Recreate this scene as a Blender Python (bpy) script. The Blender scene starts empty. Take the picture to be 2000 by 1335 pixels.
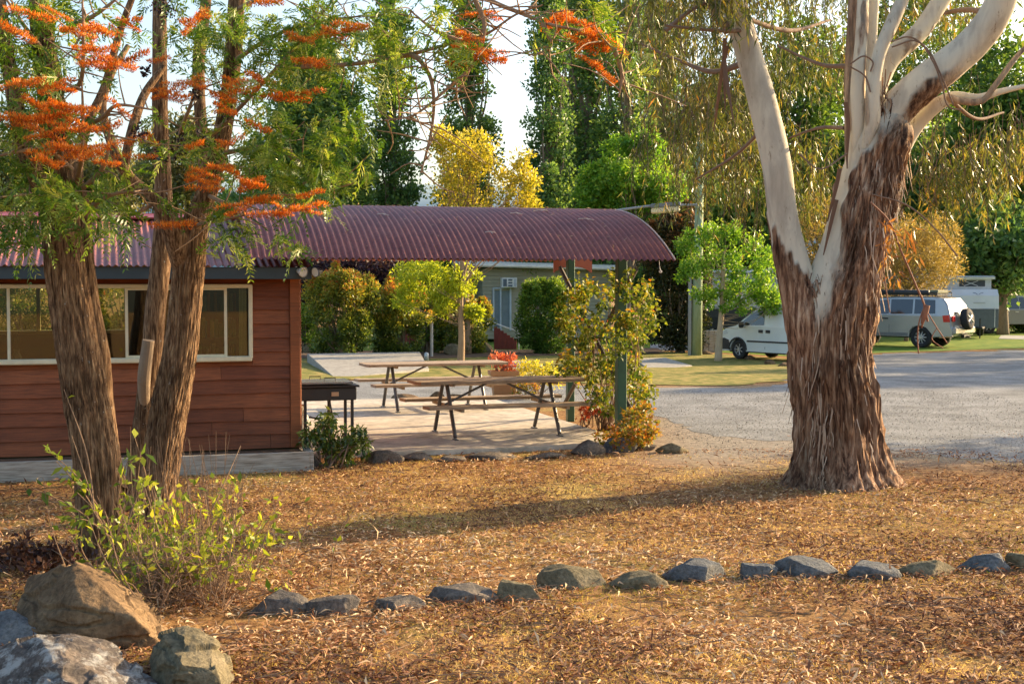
import bpy, bmesh, math, random
import numpy as np
from mathutils import Vector, Matrix
from mathutils.geometry import delaunay_2d_cdt

scene = bpy.context.scene
COL = scene.collection
R = math.radians
# ------------------------------------------------------------------ camera
F_PX = 2700.0; CAM_H = 2.15; HOR = 548.0
PITCH = math.atan((667.5 - HOR) / F_PX)
cam_d = bpy.data.cameras.new('camera'); cam = bpy.data.objects.new('camera', cam_d); COL.objects.link(cam)
cam_d.sensor_width = 36.0; cam_d.lens = 36.0 * F_PX / 2000.0
cam_d.clip_start = 0.05; cam_d.clip_end = 8000
cam.location = (0, 0, CAM_H); cam.rotation_euler = (math.pi/2 - PITCH, 0, 0)
cam_d.dof.use_dof = True; cam_d.dof.focus_distance = 15.0; cam_d.dof.aperture_fstop = 14.0
scene.camera = cam
# ------------------------------------------------------------------ sky and sun
SUN_EL = 19.0; SUN_DIR = Vector((0.86, 0.51, 0)).normalized()
w = bpy.data.worlds.new('World'); scene.world = w; w.use_nodes = True
nt = w.node_tree; bg = nt.nodes['Background']
sky = nt.nodes.new('ShaderNodeTexSky'); sky.sky_type = 'NISHITA'; sky.sun_disc = False
sky.sun_elevation = R(SUN_EL); sky.sun_rotation = math.atan2(SUN_DIR.x, SUN_DIR.y)
sky.dust_density = 2.6; sky.air_density = 1.0; sky.ozone_density = 1.2
nt.links.new(sky.outputs[0], bg.inputs[0]); bg.inputs[1].default_value = 0.145
sd = bpy.data.lights.new('sun', 'SUN'); sd.energy = 5.0; sd.angle = R(0.6); sd.color = (1.0, 0.74, 0.43)
so = bpy.data.objects.new('sun', sd); COL.objects.link(so)
sv = Vector((SUN_DIR.x*math.cos(R(SUN_EL)), SUN_DIR.y*math.cos(R(SUN_EL)), math.sin(R(SUN_EL))))
so.rotation_euler = sv.to_track_quat('Z', 'Y').to_euler(); so.location = (20, 10, 20)
vs = scene.view_settings; vs.view_transform = 'Standard'; vs.look = 'None'; vs.gamma = 1.0; vs.exposure = 1.26
scene.render.resolution_x = 1024; scene.render.resolution_y = 683
try:
    scene.cycles.max_bounces = 8; scene.cycles.diffuse_bounces = 4; scene.cycles.transparent_max_bounces = 8
    scene.cycles.transmission_bounces = 4
except Exception: pass

# ------------------------------------------------------------------ numpy helpers
rng = np.random.default_rng(7)
def _hash(i, j, k, s):
    h = (i.astype(np.int64)*374761393 + j.astype(np.int64)*668265263 + k.astype(np.int64)*2147483647 + s*974634777) & 0xffffffff
    h = ((h ^ (h >> 13))*1274126177) & 0xffffffff
    h = (h ^ (h >> 16)) & 0xffffff
    return h / float(0xffffff)
def vn(p, s=0):
    p = np.asarray(p, float); i = np.floor(p).astype(np.int64); f = p - i; f = f*f*(3-2*f)
    x, y, z = i[..., 0], i[..., 1], i[..., 2]; fx, fy, fz = f[..., 0], f[..., 1], f[..., 2]
    def L(a, b, t): return a + (b-a)*t
    r = L(L(L(_hash(x,y,z,s), _hash(x+1,y,z,s), fx), L(_hash(x,y+1,z,s), _hash(x+1,y+1,z,s), fx), fy),
          L(L(_hash(x,y,z+1,s), _hash(x+1,y,z+1,s), fx), L(_hash(x,y+1,z+1,s), _hash(x+1,y+1,z+1,s), fx), fy), fz)
    return r
def fbm(p, s=0, o=4):
    p = np.asarray(p, float); a = 1; t = 0; r = 0
    for k in range(o): r = r + a*vn(p*2**k, s+k); t += a; a *= .5
    return r/t
def unit(a): return a/np.maximum(np.linalg.norm(a, axis=-1, keepdims=True), 1e-9)
def sstep(a, b, x):
    t = np.clip((x-a)/(b-a), 0, 1); return t*t*(3-2*t)
def tz(x, y):                                             # terrain height
    x = np.asarray(x, float); y = np.asarray(y, float)
    amp = 0.09*(1 - sstep(12.5, 15.0, y))
    n = fbm(np.stack([x*.8, y*.8, x*0], -1), 5, 4) - .5
    return -0.35*sstep(27, 45, y) + amp*n
def ray(px, py):
    u = (px-1000)/F_PX; v = (667.5-py)/F_PX
    return np.array([u, math.cos(PITCH)+v*math.sin(PITCH), v*math.cos(PITCH)-math.sin(PITCH)])
def P(px, py, d):                                         # point seen at photo px,py at depth d
    r = ray(px, py); t = d/r[1]; return np.array([r[0]*t, d, CAM_H+r[2]*t])
def G(px, py, h=0.0):                                     # point of the terrain seen at px,py
    r = ray(px, py); z = h
    for _ in range(8):
        t = (CAM_H - z)/(-r[2]); z = float(tz(r[0]*t, r[1]*t)) + h
    return np.array([r[0]*t, r[1]*t, z])

# ------------------------------------------------------------------ scene graph helpers
def tag(o, label=None, cat=None, group=None, kind=None):
    if label: o['label'] = label
    if cat: o['category'] = cat
    if group: o['group'] = group
    if kind: o['kind'] = kind
    return o
def thing(name, label, cat, loc=(0,0,0), rz=0, group=None):
    o = bpy.data.objects.new(name, None); COL.objects.link(o); o.empty_display_size = .2
    o.location = tuple(float(c) for c in loc); o.rotation_euler = (0, 0, rz)
    return tag(o, label, cat, group)
def copy_tree(o, parent=None):
    c = o.copy(); COL.objects.link(c); c.parent = parent
    for ch in list(o.children): copy_tree(ch, c)
    return c

class MB:
    """collects geometry; build() links it as ONE mesh object"""
    def __init__(s): s.v = []; s.f = []; s.n = 0; s.m = []; s.t = []; s.cm = 0; s.tone = 0.5
    def add(s, v, f):
        v = np.asarray(v, float).reshape(-1, 3)
        for q in f: s.f.append([a+s.n for a in q]); s.m.append(s.cm)
        s.v.append(v); s.t.append(np.full(len(v), s.tone)); s.n += len(v); return s
    def box(s, c, d, rz=0, ry=0, rx=0, bev=0):
        c = np.array(c, float); x, y, z = d[0]/2, d[1]/2, d[2]/2
        if bev:
            b = min(bev, x*.9, y*.9, z*.9); v = []
            for sx in (-1,1):
                for sy in (-1,1):
                    for sz in (-1,1):
                        v += [(sx*(x-b),sy*(y-b),sz*z),(sx*(x-b),sy*y,sz*(z-b)),(sx*x,sy*(y-b),sz*(z-b))]
            v = np.array(v); bm = bmesh.new()
            for q in v: bm.verts.new(q)
            r = bmesh.ops.convex_hull(bm, input=bm.verts); bm.verts.index_update(); bm.verts.ensure_lookup_table()
            v = np.array([q.co[:] for q in bm.verts]); f = [[q.index for q in fa.verts] for fa in bm.faces]; bm.free()
        else:
            v = np.array([(a*x, b_*y, e*z) for a in (-1,1) for b_ in (-1,1) for e in (-1,1)])
            f = [(0,1,3,2),(4,6,7,5),(0,4,5,1),(2,3,7,6),(0,2,6,4),(1,5,7,3)]
        M = np.array(Matrix.Rotation(rz,3,'Z') @ Matrix.Rotation(ry,3,'Y') @ Matrix.Rotation(rx,3,'X'))
        return s.add(v@M.T + c, f)
    def tube(s, pts, rad, n=8, cap=True, disp=None):
        pts = np.asarray(pts, float); rad = np.broadcast_to(np.asarray(rad, float), (len(pts),))
        t = unit(np.gradient(pts, axis=0)); ref = np.array([.05, 1, .03])
        if abs(np.mean(t[:, 1])) > .8: ref = np.array([1, .05, .03])
        a = unit(np.cross(ref, t)); b = np.cross(t, a)
        th = np.linspace(0, 2*np.pi, n, endpoint=False)
        dirs = np.cos(th)[None,:,None]*a[:,None,:] + np.sin(th)[None,:,None]*b[:,None,:]
        rr = rad[:,None]*np.ones(n)[None,:]
        if disp is not None: rr = disp(pts, dirs, rr)
        v = pts[:,None,:] + dirs*rr[:,:,None]
        m = len(pts); f = []
        for i in range(m-1):
            for j in range(n): k = (j+1) % n; f.append((i*n+j, i*n+k, (i+1)*n+k, (i+1)*n+j))
        if cap: f.append(tuple(range(n))[::-1]); f.append(tuple((m-1)*n+j for j in range(n)))
        return s.add(v.reshape(-1,3), f)
    def cyl(s, c, r, h, n=16, axis='Z', r2=None):
        c = np.array(c, float); A = {'X':(1,0,0),'Y':(0,1,0),'Z':(0,0,1)}[axis]; A = np.array(A, float)
        return s.tube([c-A*h/2, c+A*h/2], [r, r if r2 is None else r2], n)
    def lathe(s, prof, c=(0,0,0), n=24, axis='Z'):
        th = np.linspace(0, 2*np.pi, n, endpoint=False); v = []
        for r, z in prof:
            for a in th:
                q = (r*math.cos(a), r*math.sin(a), z)
                if axis == 'Y': q = (q[0], q[2], q[1])
                v.append((q[0]+c[0], q[1]+c[1], q[2]+c[2]))
        f = []; m = len(prof)
        for i in range(m-1):
            for j in range(n): k=(j+1)%n; f.append((i*n+j,i*n+k,(i+1)*n+k,(i+1)*n+j))
        return s.add(v, f)
    def grid(s, V):                                       # V: (m,n,3)
        m, n = V.shape[:2]
        f = [(i*n+j, i*n+j+1, (i+1)*n+j+1, (i+1)*n+j) for i in range(m-1) for j in range(n-1)]
        return s.add(V.reshape(-1,3), f)
    def build(s, name, mat, parent=None, smooth=False, world=False):
        v = np.concatenate(s.v) if s.v else np.zeros((0,3))
        if world and parent is not None: v = v - np.array(parent.location)
        me = bpy.data.meshes.new(name); me.from_pydata(v.tolist(), [], s.f)
        for m in (mat if isinstance(mat, (list, tuple)) else [mat]): me.materials.append(m)
        if any(s.m): me.polygons.foreach_set('material_index', s.m)
        at = me.attributes.new('tone', 'FLOAT', 'POINT'); at.data.foreach_set('value', np.concatenate(s.t).astype(np.float32))
        bm = bmesh.new(); bm.from_mesh(me); bmesh.ops.recalc_face_normals(bm, faces=bm.faces) if len(s.f) < 60000 else None; bm.to_mesh(me); bm.free()
        if smooth: me.polygons.foreach_set('use_smooth', [True]*len(me.polygons))
        me.update(); o = bpy.data.objects.new(name, me); COL.objects.link(o)
        if parent is not None: o.parent = parent
        return o
def fast_mesh(name, v, nper, mat, parent=None, tone=None, world=True, faces=None, smooth=False):
    """v (N*nper,3): one polygon of nper verts each (or explicit faces array)"""
    if world and parent is not None: v = v - np.array(parent.location)
    me = bpy.data.meshes.new(name); me.vertices.add(len(v)); me.vertices.foreach_set('co', v.astype(np.float32).ravel())
    if faces is None: faces = np.arange(len(v)).reshape(-1, nper)
    nf, k = faces.shape
    me.loops.add(nf*k); me.loops.foreach_set('vertex_index', faces.astype(np.int32).ravel())
    me.polygons.add(nf); me.polygons.foreach_set('loop_start', (np.arange(nf)*k).astype(np.int32))
    me.polygons.foreach_set('loop_total', np.full(nf, k, np.int32))
    if smooth: me.polygons.foreach_set('use_smooth', np.ones(nf, bool))
    me.materials.append(mat); me.update(calc_edges=True)
    if tone is not None:
        at = me.attributes.new('tone', 'FLOAT', 'POINT'); at.data.foreach_set('value', tone.astype(np.float32))
    o = bpy.data.objects.new(name, me); COL.objects.link(o)
    if parent is not None: o.parent = parent
    return o
def leaf_verts(c, ax, L, W, nrm=None, bend=.15):
    """diamond leaf quads; returns (N*4,3)"""
    N = len(c); ax = unit(ax)
    if nrm is None: nrm = unit(rng.normal(size=(N,3)))
    sd = unit(np.cross(ax, nrm)); nn = np.cross(sd, ax)
    L = np.broadcast_to(L, (N,))[:,None]; W = np.broadcast_to(W, (N,))[:,None]
    b = c; m = c + ax*L*.45 + nn*L*bend; t = c + ax*L
    return np.stack([b, m+sd*W*.5, t, m-sd*W*.5], 1).reshape(-1,3)
def smooth_path(pts, rad, n):
    pts = np.asarray(pts, float); rad = np.asarray(rad, float)
    d = np.concatenate([[0], np.cumsum(np.linalg.norm(np.diff(pts, axis=0), axis=1))])
    P4 = np.column_stack([pts, rad]); m = np.gradient(P4, d, axis=0)
    u = np.linspace(0, d[-1], n); i = np.clip(np.searchsorted(d, u, side='right')-1, 0, len(d)-2)
    h = (d[i+1]-d[i])[:,None]; t = ((u-d[i])[:,None])/h
    q = (2*t**3-3*t**2+1)*P4[i] + (t**3-2*t**2+t)*h*m[i] + (-2*t**3+3*t**2)*P4[i+1] + (t**3-t**2)*h*m[i+1]
    return q[:, :3], np.maximum(q[:, 3], 1e-4)
def sheet(name, outline, step, dz, mat, kind='structure', wig=0.0, thick=0.0, label=None, zfun=None):
    """flat sheet following the terrain; outline = world xy points"""
    pts = []; o = np.array(outline, float); n = len(o)
    for i in range(n):
        a, b = o[i], o[(i+1)%n]; k = max(1, int(np.linalg.norm(b-a)/step))
        for j in range(k):
            p = a+(b-a)*j/k
            if wig:
                q = np.array([[p[0]*1.3, p[1]*1.3, 0]]); q2 = q*3.1
                p = p + wig*(np.array([vn(q,1)[0]+.5*vn(q2,4)[0], vn(q,2)[0]+.5*vn(q2,6)[0]])-.75)
            pts.append(p)
    ne = len(pts); e = [(i, (i+1)%ne) for i in range(ne)]
    x0, y0 = np.min(pts, 0); x1, y1 = np.max(pts, 0)
    g = [(x, y) for x in np.arange(x0, x1, step*2.5) for y in np.arange(y0, y1, step*2.5)]
    g = [(a+random.uniform(-.2,.2)*step, b+random.uniform(-.2,.2)*step) for a, b in g]
    r = delaunay_2d_cdt([Vector((float(p[0]), float(p[1]))) for p in pts] + [Vector(q) for q in g], e, [], 2, 1e-5)
    # keep only what lies inside
    V = np.array([[c[0], c[1]] for c in r[0]]); F = r[2]
    V3 = np.column_stack([V, (tz(V[:,0], V[:,1]) if zfun is None else zfun(V[:,0], V[:,1])) + dz])
    used = sorted({a for f in F for a in f}); mp = {a:i for i, a in enumerate(used)}
    me = bpy.data.meshes.new(name); me.from_pydata(V3[used].tolist(), [], [[mp[a] for a in f] for f in F])
    bm = bmesh.new(); bm.from_mesh(me)
    if bm.faces and sum(f.normal.z for f in bm.faces) < 0: bmesh.ops.reverse_faces(bm, faces=bm.faces)
    if thick:
        be = [q for q in bm.edges if q.is_boundary]
        ex = bmesh.ops.extrude_edge_only(bm, edges=be)
        for q in ex['geom']:
            if isinstance(q, bmesh.types.BMVert): q.co.z -= thick
        bmesh.ops.recalc_face_normals(bm, faces=bm.faces)
    bm.to_mesh(me); bm.free()
    me.materials.append(mat)
    ob = bpy.data.objects.new(name, me); COL.objects.link(ob); tag(ob, label=label, kind=kind)
    return ob

# ------------------------------------------------------------------ materials
def mat_new(name):
    m = bpy.data.materials.new(name); m.use_nodes = True; t = m.node_tree
    return m, t, t.nodes['Principled BSDF'], t.nodes['Material Output']
def ramp(t, cols, pos=None, interp='LINEAR'):
    r = t.nodes.new('ShaderNodeValToRGB'); e = r.color_ramp.elements; r.color_ramp.interpolation = interp
    pos = pos or [i/(len(cols)-1) for i in range(len(cols))]
    e[0].position = pos[0]; e[0].color = (*cols[0], 1); e[1].position = pos[-1]; e[1].color = (*cols[-1], 1)
    for c, p in zip(cols[1:-1], pos[1:-1]): q = e.new(p); q.color = (*c, 1)
    return r
def noise(t, scale, detail=4, rough=.6, coord='Object', stretch=None, dist=0):
    tc = t.nodes.new('ShaderNodeTexCoord'); n = t.nodes.new('ShaderNodeTexNoise')
    n.inputs['Scale'].default_value = scale; n.inputs['Detail'].default_value = detail; n.inputs['Roughness'].default_value = rough
    n.inputs['Distortion'].default_value = dist
    if stretch:
        mp = t.nodes.new('ShaderNodeMapping'); mp.inputs['Scale'].default_value = stretch
        t.links.new(tc.outputs[coord], mp.inputs[0]); t.links.new(mp.outputs[0], n.inputs['Vector'])
    else: t.links.new(tc.outputs[coord], n.inputs['Vector'])
    return n
def mixc(t, fac, a, b, mode='MIX'):
    m = t.nodes.new('ShaderNodeMix'); m.data_type = 'RGBA'; m.blend_type = mode
    for k, s in ((0, fac), (6, a), (7, b)):
        if isinstance(s, (int, float)): m.inputs[k].default_value = s
        elif isinstance(s, tuple): m.inputs[k].default_value = (*s, 1)
        else: t.links.new(s, m.inputs[k])
    return m.outputs[2]
def bump(t, h, strength=.4, dist=.02):
    b = t.nodes.new('ShaderNodeBump'); b.inputs['Strength'].default_value = strength; b.inputs['Distance'].default_value = dist
    t.links.new(h, b.inputs['Height']); return b.outputs[0]
def noisy(name, cols, scale=8, rough=.8, detail=5, stretch=None, bmp=.3, bdist=.01, metal=0, pos=None, scale2=None, spec=None, coord='Object'):
    m, t, b, o = mat_new(name); n = noise(t, scale, detail, .65, coord, stretch)
    r = ramp(t, cols, pos); t.links.new(n.outputs[0], r.inputs[0]); out = r.outputs[0]
    if scale2:
        n2 = noise(t, scale2, 4, .6, coord, stretch); r2 = ramp(t, [(.72,.72,.72),(1.18,1.18,1.18)], [.35,.65])
        t.links.new(n2.outputs[0], r2.inputs[0]); out = mixc(t, 1.0, out, r2.outputs[0], 'MULTIPLY')
    t.links.new(out, b.inputs['Base Color'])
    b.inputs['Roughness'].default_value = rough; b.inputs['Metallic'].default_value = metal
    if spec is not None: b.inputs['Specular IOR Level'].default_value = spec
    if bmp: t.links.new(bump(t, n.outputs[0], bmp, bdist), b.inputs['Normal'])
    return m
def plain(name, c, rough=.5, metal=0, spec=.5, emit=None, es=1):
    m, t, b, o = mat_new(name); n = noise(t, 6, 3, .6)
    r = ramp(t, [tuple(x*.88 for x in c), tuple(min(1, x*1.08) for x in c)], [.3,.7]); t.links.new(n.outputs[0], r.inputs[0])
    t.links.new(r.outputs[0], b.inputs['Base Color']); b.inputs['Roughness'].default_value = rough
    b.inputs['Metallic'].default_value = metal; b.inputs['Specular IOR Level'].default_value = spec
    if emit: b.inputs['Emission Color'].default_value = (*emit, 1); b.inputs['Emission Strength'].default_value = es
    return m
def leaf_mat(name, cols, trans=.4, pos=None, rough=.45, spec=.35, tint=(1.25,1.15,.55)):
    m, t, b, o = mat_new(name); a = t.nodes.new('ShaderNodeAttribute'); a.attribute_name = 'tone'
    r = ramp(t, cols, pos); t.links.new(a.outputs['Fac'], r.inputs[0])
    t.links.new(r.outputs[0], b.inputs['Base Color']); b.inputs['Roughness'].default_value = rough
    b.inputs['Specular IOR Level'].default_value = spec
    tr = t.nodes.new('ShaderNodeBsdfTranslucent'); t.links.new(mixc(t, 1.0, r.outputs[0], tint, 'MULTIPLY'), tr.inputs[0])
    mx = t.nodes.new('ShaderNodeMixShader'); mx.inputs[0].default_value = trans
    t.links.new(b.outputs[0], mx.inputs[1]); t.links.new(tr.outputs[0], mx.inputs[2]); t.links.new(mx.outputs[0], o.inputs[0])
    return m
def glass_mat(name, tint=(.8,.85,.8), refl=.25, dark=None):
    m, t, b, o = mat_new(name); g = t.nodes.new('ShaderNodeBsdfGlossy'); g.inputs['Roughness'].default_value = .02
    tr = t.nodes.new('ShaderNodeBsdfTransparent'); tr.inputs[0].default_value = (*tint, 1)
    fr = t.nodes.new('ShaderNodeFresnel'); fr.inputs[0].default_value = 1.6
    ad = t.nodes.new('ShaderNodeMath'); ad.operation = 'ADD'; ad.inputs[1].default_value = refl; ad.use_clamp = True
    t.links.new(fr.outputs[0], ad.inputs[0])
    mx = t.nodes.new('ShaderNodeMixShader'); t.links.new(ad.outputs[0], mx.inputs[0])
    t.links.new(tr.outputs[0], mx.inputs[1]); t.links.new(g.outputs[0], mx.inputs[2]); t.links.new(mx.outputs[0], o.inputs[0])
    return m
# ------------------------------------------------------------------ setting
def pxpoly(pts): return [G(a, b)[:2] for a, b in pts]
def ground_material():
    m, t, b, o = mat_new('dry_ground')
    n1 = noise(t, .55, 5, .6); n2 = noise(t, 9, 8, .75); n3 = noise(t, 60, 3, .7)
    r2 = ramp(t, [(.07,.032,.016),(.23,.115,.045),(.40,.225,.085),(.55,.35,.15)], [.3,.45,.57,.72]); t.links.new(n2.outputs[0], r2.inputs[0])
    g = ramp(t, [(.20,.17,.05),(.42,.30,.10)], [.3,.7]); t.links.new(n2.outputs[0], g.inputs[0])
    f = ramp(t, [(0,0,0),(1,1,1)], [.52,.66]); t.links.new(n1.outputs[0], f.inputs[0])
    c = mixc(t, f.outputs[0], r2.outputs[0], g.outputs[0])
    r3 = ramp(t, [(.6,.6,.6),(1.3,1.3,1.3)], [.35,.65]); t.links.new(n3.outputs[0], r3.inputs[0])
    c = mixc(t, 1.0, c, r3.outputs[0], 'MULTIPLY')
    # bare dusty earth around the road verge, from a vertex mask
    a = t.nodes.new('ShaderNodeAttribute'); a.attribute_name = 'tone'
    du = ramp(t, [(.22,.19,.155),(.36,.32,.265)], [.4,.6]); t.links.new(n2.outputs[0], du.inputs[0])
    nn = ramp(t, [(0,0,0),(1,1,1)], [.42,.58]); t.links.new(n1.outputs[0], nn.inputs[0])
    ma = t.nodes.new('ShaderNodeMath'); ma.operation = 'MULTIPLY'; t.links.new(a.outputs['Fac'], ma.inputs[0]); ma.inputs[1].default_value = 1.0
    c = mixc(t, ma.outputs[0], c, du.outputs[0])
    t.links.new(c, b.inputs['Base Color']); b.inputs['Roughness'].default_value = .95; b.inputs['Specular IOR Level'].default_value = .1
    t.links.new(bump(t, n2.outputs[0], .9, .03), b.inputs['Normal']); return m
M_ground = ground_material()
xs = np.concatenate([-np.geomspace(14, 2500, 26)[::-1], np.arange(-13.9, 13.9, .12), np.geomspace(14, 2500, 26)])
ys = np.concatenate([np.linspace(-60, 2, 10), np.arange(2.5, 20, .1), np.arange(20.2, 60, .6), np.geomspace(61, 4000, 26)])
X, Y = np.meshgrid(xs, ys); Z = tz(X, Y)
gb = np.stack([X, Y, Z], -1); m_, n_ = X.shape
ii, jj = np.meshgrid(np.arange(m_-1), np.arange(n_-1), indexing='ij')
a_ = (ii*n_+jj).ravel(); fc = np.stack([a_, a_+1, a_+n_+1, a_+n_], 1)
near_road = sstep(14.6, 17.6, Y + 1.6*(fbm(np.stack([X*.9, Y*.9, X*0], -1), 77, 3)-.5))*sstep(.3, 2.2, X - 0.12*(Y-14)) * (1-sstep(26, 30, Y))
g_ = fast_mesh('ground', gb.reshape(-1,3), 4, M_ground, tone=near_road.ravel()*.97, faces=fc, smooth=True); tag(g_, kind='structure')

M_gravel = noisy('gravel', [(.12,.125,.13),(.20,.205,.205),(.29,.29,.28),(.41,.40,.38)], 26, .95, 8, bmp=.8, bdist=.02, pos=[.28,.45,.57,.75], scale2=1.1, spec=.15)
road = sheet('gravel_road', pxpoly([(560,742),(900,748),(1120,752),(1290,757),(1430,756),(1548,748),(1560,716),(1548,700),(1640,697),(1760,690),(2060,682),(2300,684),(2330,960),(2050,905),(1900,893),(1780,872),(1640,860),(1480,856),(1370,846),(1306,828),(1240,800),(1100,789),(900,787),(560,786)]), .16, .004, M_gravel, wig=.7)
M_lawn = noisy('lawn_grass', [(.07,.10,.022),(.16,.17,.04),(.34,.26,.085),(.46,.34,.13)], 3.0, .95, 9, bmp=.9, bdist=.04, pos=[.3,.45,.57,.7], spec=.1)
M_green = noisy('green_grass', [(.05,.11,.015),(.13,.21,.03),(.26,.27,.05)], 2.0, .95, 9, bmp=.9, bdist=.04, pos=[.3,.5,.7], spec=.1)
sheet('lawn', pxpoly([(540,712),(560,700),(1000,694),(1285,692),(1300,687),(1420,693),(1545,702),(1552,716),(1540,745),(1430,753),(1290,753),(1000,745),(540,741)]), .3, .016, M_lawn, wig=.3)
sheet('far_lawn', pxpoly([(-500,640),(1800,640),(2600,640),(2600,676),(1990,680),(1760,687),(1640,693),(1546,696),(1420,689),(1300,683),(1270,690),(560,694),(-500,694)]), .8, .008, M_green, wig=.4)
M_path = noisy('pale_asphalt', [(.20,.21,.22),(.30,.31,.32)], 5, .9, 6, bmp=.2)
sheet('access_path', pxpoly([(1270,673),(1430,671),(1440,680),(1425,685),(1270,684)]), .6, .02, M_path)
sheet('caravan_path', pxpoly([(1955,655),(2200,660),(2200,668),(1950,662)]), .6, .02, M_path)
M_mulch = noisy('bark_mulch', [(.04,.025,.015),(.13,.075,.04),(.26,.16,.09)], 14, .95, 7, bmp=.8, bdist=.03)
sheet('mulch_bed', pxpoly([(585,700),(600,686),(980,684),(1290,680),(1300,690),(1150,694),(990,697),(800,702),(690,703)]), .3, .024, M_mulch, wig=.3)
M_conc = noisy('concrete', [(.40,.35,.28),(.52,.46,.37),(.60,.53,.43)], 1.6, .85, 8, bmp=.15, bdist=.004, pos=[.3,.5,.7], scale2=7, spec=.25)
M_conc2 = noisy('old_concrete', [(.26,.25,.22),(.38,.35,.30)], 2.5, .9, 8, bmp=.2, scale2=9)
PSI = math.asin(.279); ex_ = np.array([math.cos(PSI), math.sin(PSI)]); ey_ = np.array([-math.sin(PSI), math.cos(PSI)])
C0 = np.array([-2.5, 16.2])
def Lw(a, b, z=0): q = C0 + ex_*a + ey_*b; return np.array([q[0], q[1], z])
ZS = .06
def slab(name, label, poly, z0, z1, mat, jig=0):
    o = np.array(poly, float); n = len(o)
    bm = bmesh.new(); vs_ = [bm.verts.new((p[0], p[1], z1)) for p in o]; f = bm.faces.new(vs_)
    r = bmesh.ops.extrude_face_region(bm, geom=[f])
    for q in r['geom']:
        if isinstance(q, bmesh.types.BMVert): q.co.z = z0
    bmesh.ops.recalc_face_normals(bm, faces=bm.faces)
    bmesh.ops.bevel(bm, geom=[e for e in bm.edges if all(v.co.z > z1-1e-4 for v in e.verts)], offset=.012, segments=2, affect='EDGES')
    me = bpy.data.meshes.new(name); bm.to_mesh(me); bm.free(); me.materials.append(mat)
    ob = bpy.data.objects.new(name, me); COL.objects.link(ob); return tag(ob, kind='structure')
slab('patio_slab', '', [Lw(*q)[:2] for q in [(.03,.5),(1.2,.36),(2.6,.33),(4.2,.5),(4.4,1.2),(4.4,7.9),(.03,7.9)]], -.15, ZS, M_conc)
slab('camp_slab', '', [G(600,708)[:2], G(655,739)[:2], G(838,726)[:2], G(820,705)[:2]], -.5, float(tz(0,36))+.13, M_conc2)
slab('path_slab', '', [G(1270,722)[:2], G(1352,716)[:2], G(1300,706)[:2], G(1240,707)[:2]], -.6, float(tz(0,38))+.03, M_conc2)
slab('doorway_slab', '', [G(985,722)[:2], G(1060,716)[:2], G(1040,711)[:2], G(985,712)[:2]], -.6, float(tz(0,37))+.03, M_conc2)

# ------------------------------------------------------------------ timber building at left
M_wood = None
def board_mat():
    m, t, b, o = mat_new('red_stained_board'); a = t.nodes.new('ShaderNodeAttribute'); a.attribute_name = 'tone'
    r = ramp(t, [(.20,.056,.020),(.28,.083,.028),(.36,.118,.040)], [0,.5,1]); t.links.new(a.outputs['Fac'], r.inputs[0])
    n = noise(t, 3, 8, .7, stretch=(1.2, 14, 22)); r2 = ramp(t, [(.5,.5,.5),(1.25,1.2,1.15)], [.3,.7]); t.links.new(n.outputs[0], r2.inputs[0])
    n3 = noise(t, .9, 4, .6); r3 = ramp(t, [(.75,.75,.75),(1.2,1.2,1.2)], [.35,.65]); t.links.new(n3.outputs[0], r3.inputs[0])
    c = mixc(t, 1.0, r.outputs[0], r2.outputs[0], 'MULTIPLY'); c = mixc(t, 1.0, c, r3.outputs[0], 'MULTIPLY')
    t.links.new(c, b.inputs['Base Color']); b.inputs['Roughness'].default_value = .55; b.inputs['Specular IOR Level'].default_value = .35
    t.links.new(bump(t, n.outputs[0], .35, .006), b.inputs['Normal']); return m
M_board = board_mat()
M_roof = noisy('maroon_steel', [(.20,.045,.038),(.28,.075,.055),(.36,.12,.085)], 2.4, .52, 8, bmp=.05, pos=[.3,.5,.72], scale2=30, spec=.6)
M_fascia = plain('blue_grey_fascia', (.035,.055,.065), .5)
M_cream = plain('cream_aluminium', (.74,.66,.45), .4)
M_white = plain('white_paint', (.78,.78,.74), .45)
M_sleeper = noisy('grey_sleeper', [(.20,.17,.13),(.38,.34,.28),(.52,.48,.41)], 4, .9, 8, stretch=(1,8,12), bmp=.6, bdist=.012, pos=[.3,.5,.7])
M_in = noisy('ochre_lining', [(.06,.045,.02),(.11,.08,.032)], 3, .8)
M_dark = plain('dark_metal', (.025,.025,.03), .5)
M_win = glass_mat('window_glass', (.70,.72,.54), .035)
cab = thing('wooden_building', 'low red stained weatherboard building with a long cream framed window and maroon roof', 'building', (C0[0], C0[1], 0), PSI)
WZ0, WZ1, WX0, WX1 = 1.25, 2.11, -4.5, -.541
b = MB(); rr = random.Random(3); z = .2; row = 0
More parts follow.
